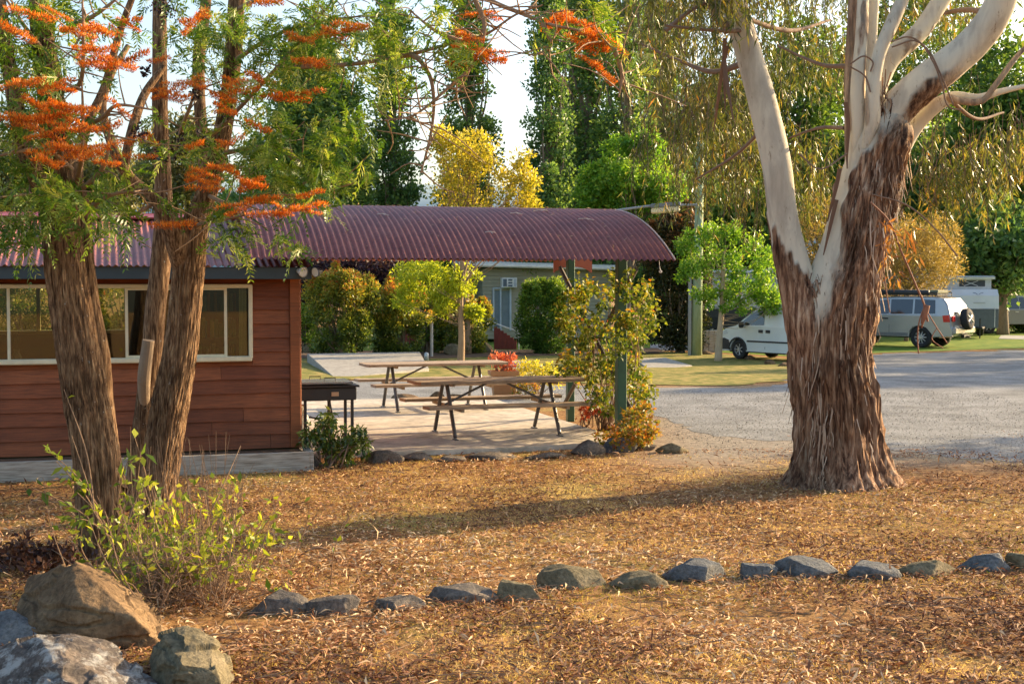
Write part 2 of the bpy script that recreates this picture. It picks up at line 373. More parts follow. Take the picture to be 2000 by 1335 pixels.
while z < 2.2:
    h = .159 if row % 3 else .165
    z1 = min(z+h, 2.19); x = -8.0 - rr.random()
    while x < 0:
        L = rr.choice([2.4, 3.1, 3.9, 4.8]); xa, xb = max(x, -8), min(x+L-.004, -.11); x += L
        if xa >= xb: continue
        segs = [(xa, xb, z, z1)]
        if z1 > WZ0-.04 and z < WZ1+.0:
            segs = []
            if xa < WX0-.04: segs.append((xa, min(xb, WX0-.04), z, z1))
            if xb > WX1+.0: segs.append((max(xa, WX1+.0), xb, z, z1))
            if z < WZ0-.04: segs.append((max(xa,WX0-.04), min(xb,WX1), z, WZ0-.04))
            if z1 > WZ1 and z < WZ1: segs.append((max(xa,WX0-.04), min(xb,WX1), WZ1, z1))
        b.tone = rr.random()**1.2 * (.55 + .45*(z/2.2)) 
        for p, q, c, d in segs:
            if q-p < .01 or d-c < .003: continue
            kk = max(2, int((q-p)/.25)); xs_ = np.linspace(p, q, kk); wob = .0035*np.sin(xs_*3.1+z*9)+.002*np.sin(xs_*11)
            ring = lambda X_, w_: [(X_,-.044,c+w_),(X_,-.012,d+.012),(X_,.004,d+.012),(X_,.004,c+w_)]
            V = np.array([ring(X_, w_) for X_, w_ in zip(xs_, wob)]); F = []
            for i in range(kk-1):
                for j in range(4): k = (j+1)%4; F.append((i*4+j, i*4+k, (i+1)*4+k, (i+1)*4+j))
            F += [(0,1,2,3), tuple((kk-1)*4+j for j in (3,2,1,0))]
            b.add(V.reshape(-1,3), F)
    z += h; row += 1
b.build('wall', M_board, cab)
b = MB(); b.tone = .85
b.box((-.05,-.028,1.19), (.115,.075,1.98), bev=.004); b.box((.012,.06,1.19),(.03,.14,1.98), bev=.004); b.build('corner_board', M_board, cab)
b = MB(); rr = random.Random(5)                                    # sunlit end wall, with its window opening
for k in range(12):
    z0 = .2 + k*.165; b.tone = rr.random()
    for (p, q) in ([(.11, 4.5)] if not (z0+.165 > 1.3 and z0 < 2.0) else [(.11, .9), (2.3, 4.5)]):
        b.box((-.02, (p+q)/2, z0+.084), (.05, q-p, .163), ry=-.09)
b.build('end_wall', M_board, cab)
b = MB(); T = .06                                                   # lining, floor, rear wall with openings
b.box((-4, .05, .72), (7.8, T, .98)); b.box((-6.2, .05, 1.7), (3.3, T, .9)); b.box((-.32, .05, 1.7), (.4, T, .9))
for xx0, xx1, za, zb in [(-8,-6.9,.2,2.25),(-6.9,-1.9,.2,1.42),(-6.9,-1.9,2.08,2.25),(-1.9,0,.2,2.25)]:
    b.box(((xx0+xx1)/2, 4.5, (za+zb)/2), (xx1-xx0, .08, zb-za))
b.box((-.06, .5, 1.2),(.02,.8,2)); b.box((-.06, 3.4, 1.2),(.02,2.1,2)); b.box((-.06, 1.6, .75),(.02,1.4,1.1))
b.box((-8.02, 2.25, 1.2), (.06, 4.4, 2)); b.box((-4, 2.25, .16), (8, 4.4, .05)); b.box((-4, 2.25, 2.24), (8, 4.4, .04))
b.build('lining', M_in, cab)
b = MB()
for xx in (-6.9,-5.6,-4.3,-3.7,-3.1,-1.9): b.box((xx, 4.47, 1.75), (.05,.06,.7))
b.box((-4.4,4.47,1.42),(5.05,.1,.05)); b.box((-4.4,4.47,2.09),(5.05,.06,.05))
for yy in (.9,1.25,1.6,1.9,2.3): b.box((-.03,yy,1.66),(.06,.04,.72))
b.box((-.03,1.6,1.3),(.07,1.45,.05)); b.build('rear_window_frame', M_cream, cab)
win = thing('window', None, None, (0,0,0)); win.parent = cab
b = MB(); fr = .045
b.box(((WX0+WX1)/2, -.05, WZ1-.022), (WX1-WX0, .06, fr), bev=.006); b.box((WX1-.022, -.051, (WZ0+WZ1)/2), (fr, .062, WZ1-WZ0-.01), bev=.006)
b.box((WX0+.022, -.051, (WZ0+WZ1)/2), (fr, .062, WZ1-WZ0-.01)); b.box(((WX0+WX1)/2-.02, -.058, WZ0+.0), (WX1-WX0+.02, .10, .06), bev=.012)
b.build('frame', M_cream, win)
for xx in (-1.944, -3.2): b = MB(); b.box((xx, -.035, (WZ0+WZ1)/2), (.032, .035, WZ1-WZ0-.06)); b.build('mullion', M_cream, win)
b = MB(); b.box((-.845, -.035, (WZ0+WZ1)/2), (.032, .035, WZ1-WZ0-.06)); b.box((-1.39,-.03,WZ1-.055),(1.09,.03,.025)); b.box((-1.39,-.03,WZ0+.042),(1.09,.03,.025)); b.build('sash', M_cream, win)
for i, (p, q, yy) in enumerate([(WX0+.04,-3.2,-.015),(-3.2,-1.944,-.022),(-1.944,-.845,-.030),(-.845,WX1-.04,-.015)]):
    b = MB(); b.box(((p+q)/2, yy, (WZ0+WZ1)/2), (q-p-.034, .005, WZ1-WZ0-.05)); b.build('pane', M_win, win)
b = MB()
for k in range(5): b.box((-.60-.035*k*.5,.13,1.68),(.012,.03,.8))
b.build('curtain', M_cream, cab)
b = MB(); b.box((-4.1, -.40, 2.235), (8.4, .03, .135), bev=.004); b.box((.085,.0,2.3),(.03,.8,.2)); b.build('fascia', M_fascia, cab)
b = MB(); b.box((-4.1, -.2, 2.185), (8.3, .38, .015)); b.build('soffit', plain('soffit_red', (.20,.05,.03), .7), cab)
def corrugated(x0, x1, prof, pitch=.0762, amp=.012, spp=8, th=.004):
    nx = int((x1-x0)/pitch*spp); X_ = np.linspace(x0, x1, nx+1); cz = amp*np.cos(2*np.pi*X_/pitch)
    prof = np.array(prof, float); tn = unit(np.gradient(prof, axis=0)); nrm = np.stack([-tn[:,1], tn[:,0]], 1)
    mb = MB()
    for s_, off in ((1, 0), (-1, -th)):
        V = np.zeros((len(prof), nx+1, 3)); V[..., 0] = X_
        V[..., 1] = prof[:,0:1] + nrm[:,0:1]*(cz+off); V[..., 2] = prof[:,1:2] + nrm[:,1:2]*(cz+off); mb.grid(V)
    return mb
mb = corrugated(-8.3, .1, [(-.46,2.315),(.4,2.53),(1.2,2.735),(2.0,2.94)]); mb.build('roof', M_roof, cab, smooth=True)
mb = corrugated(-8.3, -.7, [(2.02,2.94),(4.9,2.25)]); mb.build('roof', M_roof, cab, smooth=True)
b = MB(); b.box((-4.6, 1.93, 2.965), (7.4,.22,.02), rx=.25); b.box((-4.6,2.12,2.965),(7.4,.2,.02), rx=-.25); b.tube([(-8.3,2.03,2.985),(-.9,2.03,2.985)],.022,8)
b.build('ridge_cap', plain('red_ridge', (.30,.05,.05), .4), cab)
b = MB()                                                            # gable infill under the roof end
b.add([(0,.0,2.2),(0,4.4,2.2),(0,2.0,2.88),(-.05,0,2.2),(-.05,4.4,2.2),(-.05,2.0,2.88)], [(0,1,2),(3,5,4),(0,2,5,3),(1,4,5,2)]); b.build('gable', M_board, cab)
# floodlight pair on the corner of the building
for i, (dx, rz_) in enumerate([(-.03, .5), (.16, -.9)]):
    p = MB(); p.lathe([(0,-.05),(.03,-.05),(.035,-.02),(.055,.02),(.06,.05),(.055,.052)], n=16); o = p.build('floodlight', plain('lamp_shell', (.6,.58,.52) if i == 0 else (.08,.08,.09), .4), cab, smooth=True)
    o.location = (dx, -.47, 2.255); o.rotation_euler = (R(100), 0, rz_)
    p = MB(); p.lathe([(0,.045),(.052,.047)], n=16); q = p.build('lens', plain('lamp_lens', (.75,.72,.6), .2), o)
    p = MB(); p.tube([(dx,-.40,2.27),(dx,-.45,2.28),(dx,-.46,2.26)], .012, 6); p.build('bracket', M_dark, cab)
# planter along the wall
pl = thing('planter_box', 'long weathered grey timber planter box along the foot of the red wall', 'planter', tuple(Lw(0,-.3,0)), PSI)
b = MB(); b.box((-4.0,-.31,.10),(8.06,.055,.23), bev=.006); b.build('front_board', M_sleeper, pl)
b = MB(); b.box((.055,-.02,.10),(.05,.62,.235), bev=.006); b.build('end_board', M_sleeper, pl)
b = MB(); b.box((-4.0,-.02,.16),(8.0,.55,.04)); b.build('soil', M_mulch, pl)

# things inside: bookshelf and its books, an armchair
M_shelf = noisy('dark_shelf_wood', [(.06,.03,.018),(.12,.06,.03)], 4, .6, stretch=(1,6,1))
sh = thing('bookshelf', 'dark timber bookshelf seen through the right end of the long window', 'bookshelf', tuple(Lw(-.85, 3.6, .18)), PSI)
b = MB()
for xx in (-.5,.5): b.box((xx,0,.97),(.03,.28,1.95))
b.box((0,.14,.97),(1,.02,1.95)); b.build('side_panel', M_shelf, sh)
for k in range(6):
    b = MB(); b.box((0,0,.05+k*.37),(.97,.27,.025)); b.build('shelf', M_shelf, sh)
bk_cols = [plain('book_'+n, c, .6) for n, c in [('green',(.16,.34,.16)),('ochre',(.75,.55,.15)),('red',(.45,.08,.05)),('cream',(.75,.68,.48)),('orange',(.75,.30,.08)),('teal',(.12,.30,.32))]]
rr = random.Random(9)
cn = ['green','ochre','red','cream','orange','teal']
for k in range(2, 5):
    x = -.44
    while x < .42:
        wd = rr.uniform(.03,.06); h = rr.uniform(.2,.29); ci = rr.randrange(6)
        b = MB(); b.box((0,0,h/2),(wd-.003,.18,h), bev=.003); o = b.build('book', bk_cols[ci])
        q = Lw(-.85 + x, 3.56); o.location = (q[0], q[1], .18+.065+k*.37); o.rotation_euler = (0,0,PSI)
        tag(o, f'{cn[ci]} book standing on the dark bookshelf behind the window', 'book', 'books on the dark shelf'); x += wd + (.0 if rr.random() < .8 else .05)
ac = thing('armchair', 'grey armchair behind the window in front of the bookshelf', 'armchair', tuple(Lw(-1.5, 2.4, .18)), PSI-.4)
M_uph = noisy('grey_upholstery', [(.16,.15,.13),(.24,.22,.19)], 30, .95)
b = MB(); b.box((0,0,.27),(.75,.7,.34), bev=.06); b.build('seat', M_uph, ac)
b = MB(); b.box((0,.36,.72),(.75,.2,.95), rx=-.2, bev=.09); b.build('backrest', M_uph, ac)
for s in (-1,1): b = MB(); b.box((s*.42,0,.42),(.16,.75,.5), bev=.06); b.build('armrest', M_uph, ac)
vs2 = thing('flower_vase', 'small dark stemmed vase of dry flowers behind the left end of the window', 'vase', tuple(Lw(-3.15, .45, 1.22)), 0)
b = MB(); b.lathe([(0,0),(.04,0),(.055,.06),(.03,.12),(.035,.15)], n=16); b.build('vase', plain('grey_glaze',(.22,.22,.2),.3), vs2, smooth=True)
b = MB()
for k in range(9): a = k*.7; b.tube([(0,0,.1),(.05*math.cos(a),.05*math.sin(a),.3+.02*(k%3))],.004,4)
b.build('stem', M_shelf, vs2)
tb = thing('window_bench', 'white topped bench inside under the long window', 'bench', tuple(Lw(-3.3, .45, .18)), PSI)
b = MB(); b.box((0,0,1.02),(2.4,.5,.03)); b.build('worktop', M_white, tb)
b = MB(); b.box((0,.02,.5),(2.3,.42,1.0)); b.build('cupboard', M_in, tb)

# ------------------------------------------------------------------ arched picnic shelter
sh = thing('picnic_shelter', 'arched maroon corrugated steel shelter roof on green posts over the picnic tables', 'shelter', (C0[0], C0[1], 0), PSI)
Rr = 4.3; wv = 2.37; zc = 2.40; cy = -.66+wv; base = Rr*math.cos(math.asin(wv/Rr))
prof = []
for k in range(33):
    a = -math.asin(wv/Rr) + (math.asin(wv/Rr)+math.asin((4.0-cy)/Rr))*k/32; prof.append((cy+Rr*math.sin(a), zc + Rr*math.cos(a) - base))
mb = corrugated(-.64, 4.47, prof, amp=.016); mb.build('roof', M_roof, sh, smooth=True)
def arcz(y): return zc + math.sqrt(Rr**2-(y-cy)**2) - base
b = MB(); pr = np.array([(4.475, y, z+.004) for y, z in prof]); b.tube(pr, .010, 6); b.build('edge_trim', plain('edge_trim',(.6,.45,.38),.4), sh)
M_post = plain('green_post', (.035,.10,.055), .45)
M_dwood = noisy('dark_timber', [(.05,.04,.03),(.12,.09,.06)], 5, .8, stretch=(1,1,8))
for (a, y0, wd) in ((4.26, .62, .125), (4.62, 3.75, .11)):
    b = MB(); b.box((a, y0, (arcz(y0)-.03+.0)/2), (wd, wd, arcz(y0)-.03), bev=.008); b.build('post', M_post, sh)
for (a, y0) in ((.12, 4.0),):
    b = MB(); b.box((a, y0, (arcz(y0)-.03)/2), (.09,.09,arcz(y0)-.03), bev=.008); b.build('post', M_post, sh)
for y0 in (.62, cy, 3.75):
    b = MB(); b.box((1.95, y0, arcz(y0)-.085), (5.0, .06, .10)); b.build('beam', M_dwood, sh)
b = MB(); b.tube([(4.44,.7,.45),(4.44,3.7,2.35)], .032, 6); b.build('brace', M_dwood, sh)
b = MB(); b.tube([(4.50,.7,2.3),(4.54,3.85,.22)], .032, 6); b.build('brace', M_dwood, sh)
b = MB(); n = 12; V = []                                            # small arched red panel under the far corner
for k in range(n+1):
    t_ = k/n; xx = 4.42 + .62*t_; zb = 2.36 - .09*abs(2*t_-1)**3
    V.append([(xx, 3.95, 2.62), (xx, 3.95, zb)])
V = np.array(V); b.grid(V); b.grid(V + np.array([0,.03,0])); b.add([V[0,0],V[0,1],V[0,1]+[0,.03,0],V[0,0]+[0,.03,0]],[(0,1,2,3)])
b.build('end_panel', plain('rust_red', (.42,.11,.06), .55), sh)
b = MB(); b.tube([(4.35,-.45,2.4),(4.36,-.45,2.3),(4.37,-.45,2.28)], .004, 4); b.lathe([(0,-.02),(.02,-.01),(.022,.01),(0,.025)], c=(4.37,-.45,2.26), n=10)
b.build('hanging_bulb', M_white, sh)
# twigs fallen on the roof
rr = random.Random(4)
for k, (a, y0) in enumerate([(1.1,.5),(2.85,.65),(2.3,-.1),(3.25,.9),(3.7,.4),(3.0,1.2)]):
    b = MB(); L = .06+.05*rr.random(); an = rr.uniform(-.5,.5)
    b.tube([(-L*math.cos(an),-L*math.sin(an),.0),(0,0,.015),(L*math.cos(an),L*math.sin(an),.0)], .006, 5); b.tube([(0,0,.012),(.02,-.05,.01)],.005,4)
    o = b.build('fallen_twig', plain('bleached_twig',(.62,.5,.42),.8)); q = Lw(a, y0, arcz(y0)+.018); o.location = q
    sl = math.atan(-(y0-cy)/math.sqrt(Rr**2-(y0-cy)**2)); o.rotation_euler = (sl,0,PSI)
    tag(o, ['pale twig on the left part of the arched roof','largest pale twig on the arched roof','forked pale twig low on the middle of the arched roof','pale twig on the right part of the arched roof','pale twig nearest the right end of the arched roof','pale twig highest on the arched roof'][k], 'twig', 'twigs fallen on the roof')

# outdoor lamp on an arm above the shelter
lp = thing('area_light', 'cream outdoor lamp on a thin grey arm reaching over the arched roof', 'lamp', tuple(P(1362,402,40)))
M_galv = noisy('galvanised', [(.22,.23,.23),(.36,.37,.36)], 8, .5, metal=.3)
p0 = P(1362,402,40)
def rel(px, py, d): return P(px, py, d) - p0
b = MB(); b.tube([rel(1362,400,40), rel(1300,401,39.9), rel(1262,403,39.8), rel(1188,413,39.6)], .035, 8); b.build('arm', M_galv, lp)
a1, a2 = rel(1271,404,39.7), rel(1329,399,39.7)
b = MB(); b.box((a1+a2)/2+[0,0,.02], (np.linalg.norm(a2-a1), .22, .12), ry=-.08, bev=.02); b.build('housing', plain('lamp_housing',(.16,.17,.18),.5), lp)
b = MB(); b.box((a1+a2)/2-[0,0,.12], (np.linalg.norm(a2-a1)-.03, .2, .17), ry=-.08, bev=.04); b.build('diffuser', plain('yellowed_diffuser',(.75,.62,.36),.4), lp)

# ------------------------------------------------------------------ picnic tables
M_plank = noisy('weathered_plank', [(.20,.135,.085),(.36,.26,.17),(.50,.38,.26)], 4, .8, 8, stretch=(1.5,9,9), bmp=.5, bdist=.006, pos=[.3,.5,.7])
M_steel = plain('grey_steel_tube', (.13,.125,.12), .45, .4)
def table(label, c, rz):
    t = thing('picnic_table', label, 'picnic table', (c[0], c[1], ZS), rz, 'picnic tables under the arched shelter')
    def planks(name, y0, wtot, z, n, L, th=.042, ch=.09):
        b = MB(); wd = wtot/n
        for k in range(n):
            ya = y0-wtot/2+k*wd; off = ch if k in (0, n-1) else 0
            b.box((0, ya+wd/2, z), (L-off, wd-.006, th), bev=.006)
            if off:                                                # the cut corner
                s = -1 if k == 0 else 1
                for e in (-1, 1):
                    x1 = e*(L/2-off/2); x2 = e*L/2; yo = ya+wd/2 + s*(wd/2-.003); yi = ya+wd/2 - s*(wd/2-.003)
                    v = [(x1,yo,z-th/2),(x1,yi,z-th/2),(x2,yi,z-th/2),(x1,yo,z+th/2),(x1,yi,z+th/2),(x2,yi,z+th/2)]
                    b.add(v, [(0,1,2),(3,5,4),(0,3,4,1),(1,4,5,2),(2,5,3,0)])
        return b.build(name, M_plank, t)
    planks('tabletop', 0, .74, .735, 5, 2.4)
    planks('bench_seat', -.66, .26, .44, 1, 2.35, ch=0.05); planks('bench_seat', .66, .26, .44, 1, 2.35, ch=.05)
    for sx in (-.73, .73):
        for s in (-1, 1):
            b = MB(); b.tube([(sx, s*.10, .71), (sx, s*.52, .03)], .027, 10); b.box((sx,s*.53,.006),(.05,.14,.012)); b.build('leg', M_steel, t)
        b = MB(); b.box((sx+.04, 0, .40), (.04, 1.5, .045)); b.box((sx+.04, 0, .70), (.04,.6,.04)); b.build('cross_bar', M_plank, t)
        s_ = 1 if sx < 0 else -1
        b = MB(); b.tube([(sx, 0, .42), (sx+s_*.62, 0, .71)], .016, 8); b.build('brace', M_steel, t)
    return t
table('nearer weathered timber picnic table with steel legs on the patio', (-.213, 18.85), R(18))
table('farther weathered timber picnic table with steel legs on the patio', (-1.28, 22.63), R(18))
# fallen leaves on the slab
# ------------------------------------------------------------------ barbecue
bq = thing('barbecue', 'dark flat topped gas barbecue on legs beside the corner of the red building', 'barbecue', tuple(Lw(.16, .62, ZS)), PSI)
M_lid = plain('grey_enamel', (.30,.34,.36), .25, .3); M_blk = plain('black_enamel', (.03,.028,.028), .4)
b = MB(); b.box((.28,.32,.70),(.70,.62,.16), bev=.012); b.box((.28,.30,.795),(.76,.68,.025), bev=.008); b.build('body', M_blk, bq)
for k, (yy, hx) in enumerate(((.14,.32),(.46,.18))):
    b = MB(); b.box((.25,yy,.835),(.68,.30,.028), bev=.01); o = b.build('lid', M_lid, bq)
    b = MB(); b.tube([(hx-.07,yy,.85),(hx-.07,yy,.89),(hx+.07,yy,.89),(hx+.07,yy,.85)], .006, 6); b.build('handle', M_blk, o)
for sx in (.0, .58):
    for sy in (.06,.58): b = MB(); b.box((sx,sy,.32),(.035,.035,.64)); b.build('leg', M_blk, bq)
b = MB(); b.box((.36,.0,.70),(.09,.012,.05)); b.build('badge_plate', plain('tan_plate',(.55,.38,.22),.6), bq)
b = MB(); b.tube(smooth_path([(.08,.3,.4),(.2,.28,.36),(.28,.25,.22),(.34,.22,.3),(.33,.25,.62)],[.011]*5,20)[0], .011, 8); b.build('gas_hose', M_blk, bq)
b = MB(); b.tube([(.30,.1,.0),(.30,.1,.62)], .022, 8); b.build('centre_leg', M_dwood, bq)
gbt = thing('gas_bottle', 'cream gas bottle standing under the barbecue', 'gas bottle', tuple(Lw(.17, 1.5, ZS)), 0)
b = MB(); b.lathe([(0,0),(.13,0),(.15,.04),(.155,.1),(.155,.3),(.13,.37),(.05,.41),(0,.415)], n=24); b.build('cylinder', plain('cream_enamel',(.66,.62,.5),.35), gbt, smooth=True)
b = MB(); b.lathe([(.10,.38),(.11,.42),(.11,.5),(.10,.5)], n=20); b.build('collar', plain('cream_enamel2',(.6,.5,.36),.4), gbt, smooth=True)
b = MB(); b.cyl((0,0,.45),.025,.1); b.cyl((.05,0,.47),.02,.06,axis='X'); b.build('valve', plain('brass',(.5,.3,.12),.4,.6), gbt)
# ------------------------------------------------------------------ big gum tree at right
def bark_material(name, rough_cols, smooth_cols, sz=(7,7,1.2), sc=2.2, lich=False):
    """'tone' per vertex: 1 = rough stringy bark, 0 = smooth pale wood"""
    m, t, b, o = mat_new(name); a = t.nodes.new('ShaderNodeAttribute'); a.attribute_name = 'tone'
    n = noise(t, sc, 8, .7, stretch=sz); r = ramp(t, rough_cols, [.30,.42,.52,.62,.75][:len(rough_cols)]); t.links.new(n.outputs[0], r.inputs[0])
    n5 = noise(t, 1.1, 4, .6); r5 = ramp(t, [(.6,.55,.5),(1.2,1.15,1.1)], [.35,.65]); t.links.new(n5.outputs[0], r5.inputs[0])
    rc = mixc(t, 1.0, r.outputs[0], r5.outputs[0], 'MULTIPLY')
    n2 = noise(t, 1.6, 7, .6, stretch=(3,3,.8), dist=.3); r2 = ramp(t, smooth_cols, [.25,.42,.52,.75][:len(smooth_cols)]); t.links.new(n2.outputs[0], r2.inputs[0])
    n3 = noise(t, 8, 6, .7, stretch=(2.2,2.2,.5)); r3 = ramp(t, [(1,1,1),(.42,.33,.27)], [.60,.70]); t.links.new(n3.outputs[0], r3.inputs[0])
    sc_ = mixc(t, 1.0, r2.outputs[0], r3.outputs[0], 'MULTIPLY')
    c = mixc(t, a.outputs['Fac'], sc_, rc)
    if lich:
        n4 = noise(t, 22, 4, .7); r4 = ramp(t, [(0,0,0),(1,1,1)], [.66,.72]); t.links.new(n4.outputs[0], r4.inputs[0])
        c = mixc(t, r4.outputs[0], c, (.48,.46,.40))
    t.links.new(c, b.inputs['Base Color']); b.inputs['Roughness'].default_value = .85; b.inputs['Specular IOR Level'].default_value = .15
    mu = t.nodes.new('ShaderNodeMath'); mu.operation = 'MULTIPLY'; t.links.new(a.outputs['Fac'], mu.inputs[0]); t.links.new(n.outputs[0], mu.inputs[1])
    t.links.new(bump(t, mu.outputs[0], .9, .03), b.inputs['Normal']); return m
M_gum = bark_material('gum_bark', [(.022,.013,.009),(.11,.06,.038),(.29,.175,.11),(.48,.35,.24),(.70,.60,.47)], [(.36,.31,.24),(.50,.45,.35),(.62,.57,.44),(.70,.64,.49)], sz=(9,9,.9), sc=2.6)
GD = 14.6
def gp(px, py, dd=0): return P(px, py, GD+dd)
S_ = GD/F_PX
gum = thing('gum_tree', 'big gum tree with shaggy brown bark below and smooth pale forking limbs', 'tree', tuple(G(1640, 945)))
class TB:
    """tube collector with per-vertex tone, for trunks"""
    def __init__(s): s.v = []; s.f = []; s.n = 0; s.t = []
    def limb(s, pts, rad, n=48, rings=None, step=.03, tonefn=None, amp=.03, fr=(5, .8), base_amp=0.004, flute=0, seed=0):
        L = sum(np.linalg.norm(np.diff(np.array(pts), axis=0), axis=1)); m = rings or max(6, int(L/step))
        p, r = smooth_path(pts, rad, m); t = unit(np.gradient(p, axis=0)); ref = np.array([.05,1,.03])
        a = unit(np.cross(ref, t)); b = np.cross(t, a); th = np.linspace(0, 2*np.pi, n, endpoint=False)
        D = np.cos(th)[None,:,None]*a[:,None,:] + np.sin(th)[None,:,None]*b[:,None,:]
        V = p[:,None,:] + D*r[:,None,None]
        tone = np.ones((m, n)) if tonefn is None else tonefn(V, D, p)
        q = np.stack([np.cos(th)[None,:]*fr[0]*np.ones((m,1)), np.sin(th)[None,:]*fr[0]*np.ones((m,1)), (np.linspace(0, L, m)*fr[1])[:,None]*np.ones((1,n))], -1)
        q = q + .5*(fbm(q*.6, 31+seed, 2)[...,None]-.5)
        nz = np.abs(fbm(q, 11+seed, 4)*2-1); ridge = (.42-nz)*1.6
        nz2 = fbm(q*np.array([2.6,2.6,2.2]), 17+seed, 3)-.5
        low = fbm(np.stack([V[...,0]*2.2, V[...,1]*2.2, V[...,2]*1.3], -1), 3+seed, 3)-.5
        k = np.minimum(1, r/.25)[:,None]
        rr = r[:,None] + tone*(amp*ridge + amp*.9*nz2)*k + low*(base_amp + .12*r[:,None]) 
        if flute: rr = rr + flute*(np.linspace(1,0,m)**3)[:,None]*(.5+.5*np.cos(th*5+1+seed))[None,:]
        V = p[:,None,:] + D*rr[...,None]
        ii, jj = np.meshgrid(np.arange(m-1), np.arange(n), indexing='ij'); k2 = (jj+1)%n
        s.f.append(np.stack([ii*n+jj, ii*n+k2, (ii+1)*n+k2, (ii+1)*n+jj], -1).reshape(-1,4)+s.n)
        s.v.append(V.reshape(-1,3)); s.t.append(tone.ravel()); s.n += m*n; return p, r
    def build(s, name, mat, parent): return fast_mesh(name, np.concatenate(s.v), 4, mat, parent, tone=np.concatenate(s.t), faces=np.concatenate(s.f), smooth=True)
def topx(V):                                              # design coordinates of the limbs (metres -> sketch units)
    s = F_PX/GD; return 1000 + V[...,0]*s, HOR + (CAM_H - V[...,2])*s
def main_tone(V, D, p):
    x, y = topx(V); n = fbm(V*np.array([6,6,1.8]), 41, 3)-.5; n2 = fbm(V*np.array([14,14,2.2]), 43, 3)-.5
    # the smooth strip on the left of the stem grows wider with height
    cx = np.interp(y, [170,264,352,458,560,640], [1745,1700,1650,1632,1612,1590]); front = sstep(-.9, .2, -D[...,1]+.3)
    sm = sstep(-8, 8, cx + n*46 + n2*22 - x)*sstep(700, 560, y+n*150)
    sm = np.maximum(sm, sstep(280, 225, y + (x-1700)*.35 + n*60))
    return 1 - sm
def left_tone(V, D, p):
    x, y = topx(V); n = fbm(V*np.array([7,7,1.6]), 51, 3)-.5; n2 = fbm(V*np.array([20,20,2.5]), 53, 3)-.5
    return sstep(-10, 10, y - (462 + (x-1508)*1.25) + n*90 + n2*110)
def pale(V, D, p):
    n = fbm(V*np.array([6,6,1.5]), 61, 3); return sstep(.66,.70,n)*.7
def e_tone(V, D, p):                                      # rough ribbon under the big right limb
    x, y = topx(V); n = fbm(V*np.array([5,5,5]), 71, 3)-.5
    return sstep(.15,.45, -D[...,2]+n*1.2)*sstep(1880, 1800, x+n*60)
T_ = TB()
T_.limb([gp(1636,985),gp(1637,945),gp(1636,900),gp(1630,800),gp(1620,700),gp(1628,600),gp(1660,480),gp(1680,400),gp(1700,330),gp(1716,264),gp(1738,225)],
        [.80,.52,.395,.35,.345,.365,.30,.275,.27,.275,.20], n=150, step=.022, tonefn=main_tone, amp=.13, fr=(7,1.1), flute=.13)
T_.limb([gp(1598,740,-.05),gp(1585,660,-.08),gp(1566,580,-.06),gp(1545,500,-.02),gp(1530,430),gp(1516,317),gp(1492,211),gp(1463,106),gp(1440,30),gp(1405,-90),gp(1370,-260,.3)],
        [.22,.225,.19,.165,.155,.155,.148,.135,.13,.11,.08], n=72, step=.03, tonefn=left_tone, amp=.05, fr=(3.0,1.2), seed=2)
p_e,_ = T_.limb([gp(1690,330),gp(1722,265),gp(1758,205,-.05),gp(1800,165,-.1),gp(1850,128,-.15),gp(1900,85,-.2),gp(1942,30,-.3),gp(1966,-40,-.4),gp(1975,-200,-.6)],
        [.20,.20,.185,.18,.175,.168,.16,.15,.11], n=64, step=.03, tonefn=e_tone, amp=.04, fr=(3,1.5), seed=3)
T_.limb([gp(1672,300,-.1),gp(1676,240,-.12),gp(1676,160,-.15),gp(1682,80,-.1),gp(1686,-20),gp(1690,-250)],[.05,.085,.072,.062,.06,.04], n=40, tonefn=pale, seed=4)
T_.limb([gp(1690,290,-.2),gp(1703,239,-.24),gp(1705,176,-.28),gp(1717,106,-.25),gp(1742,46,-.2),gp(1766,-10,-.1),gp(1800,-160)],[.05,.08,.07,.066,.07,.066,.04], n=40, tonefn=lambda V,D,p: pale(V,D,p)*.8+.2*sstep(120,40,topx(V)[1]), seed=5)
T_.limb([gp(1660,330,.1),gp(1664,240,.15),gp(1664,120,.2),gp(1668,20,.2),gp(1660,-200,.3)],[.05,.08,.07,.06,.04], n=32, tonefn=lambda V,D,p: np.ones(V.shape[:2])*.8, seed=6)
T_.limb([gp(1700,270,.15),gp(1700,105,.25),gp(1706,-10,.3),gp(1716,-220,.3)],[.10,.066,.06,.04], n=32, tonefn=pale, seed=7)
T_.limb([gp(1715,190,.1),gp(1740,116,.15),gp(1793,66,.2),gp(1842,-4,.25),gp(1930,-130,.3)],[.06,.10,.098,.092,.06], n=40, tonefn=pale, seed=8)
T_.limb([gp(1735,430,.18),gp(1745,360,.22),gp(1760,300,.22),gp(1790,245,.2),gp(1830,205,.1),gp(1860,190,.1),gp(1910,192,0),gp(1950,180,0),gp(2020,165,.0)],[.10,.09,.085,.08,.075,.06,.045,.035,.02], n=32, tonefn=pale, seed=9)
T_.limb([gp(1850,190,.05),gp(1880,198,0),gp(1918,197,-.05),gp(1945,165,-.1),gp(1990,106,-.1),gp(2040,60,-.1)],[.04,.036,.034,.03,.025,.02], n=20, tonefn=lambda V,D,p: np.ones(V.shape[:2])*.7, seed=10)
T_.limb([gp(1420,60),gp(1408,40,-.1),gp(1385,8,-.1),gp(1340,-60,-.2)],[.05,.045,.04,.03], n=20, tonefn=lambda V,D,p: np.ones(V.shape[:2])*.7)
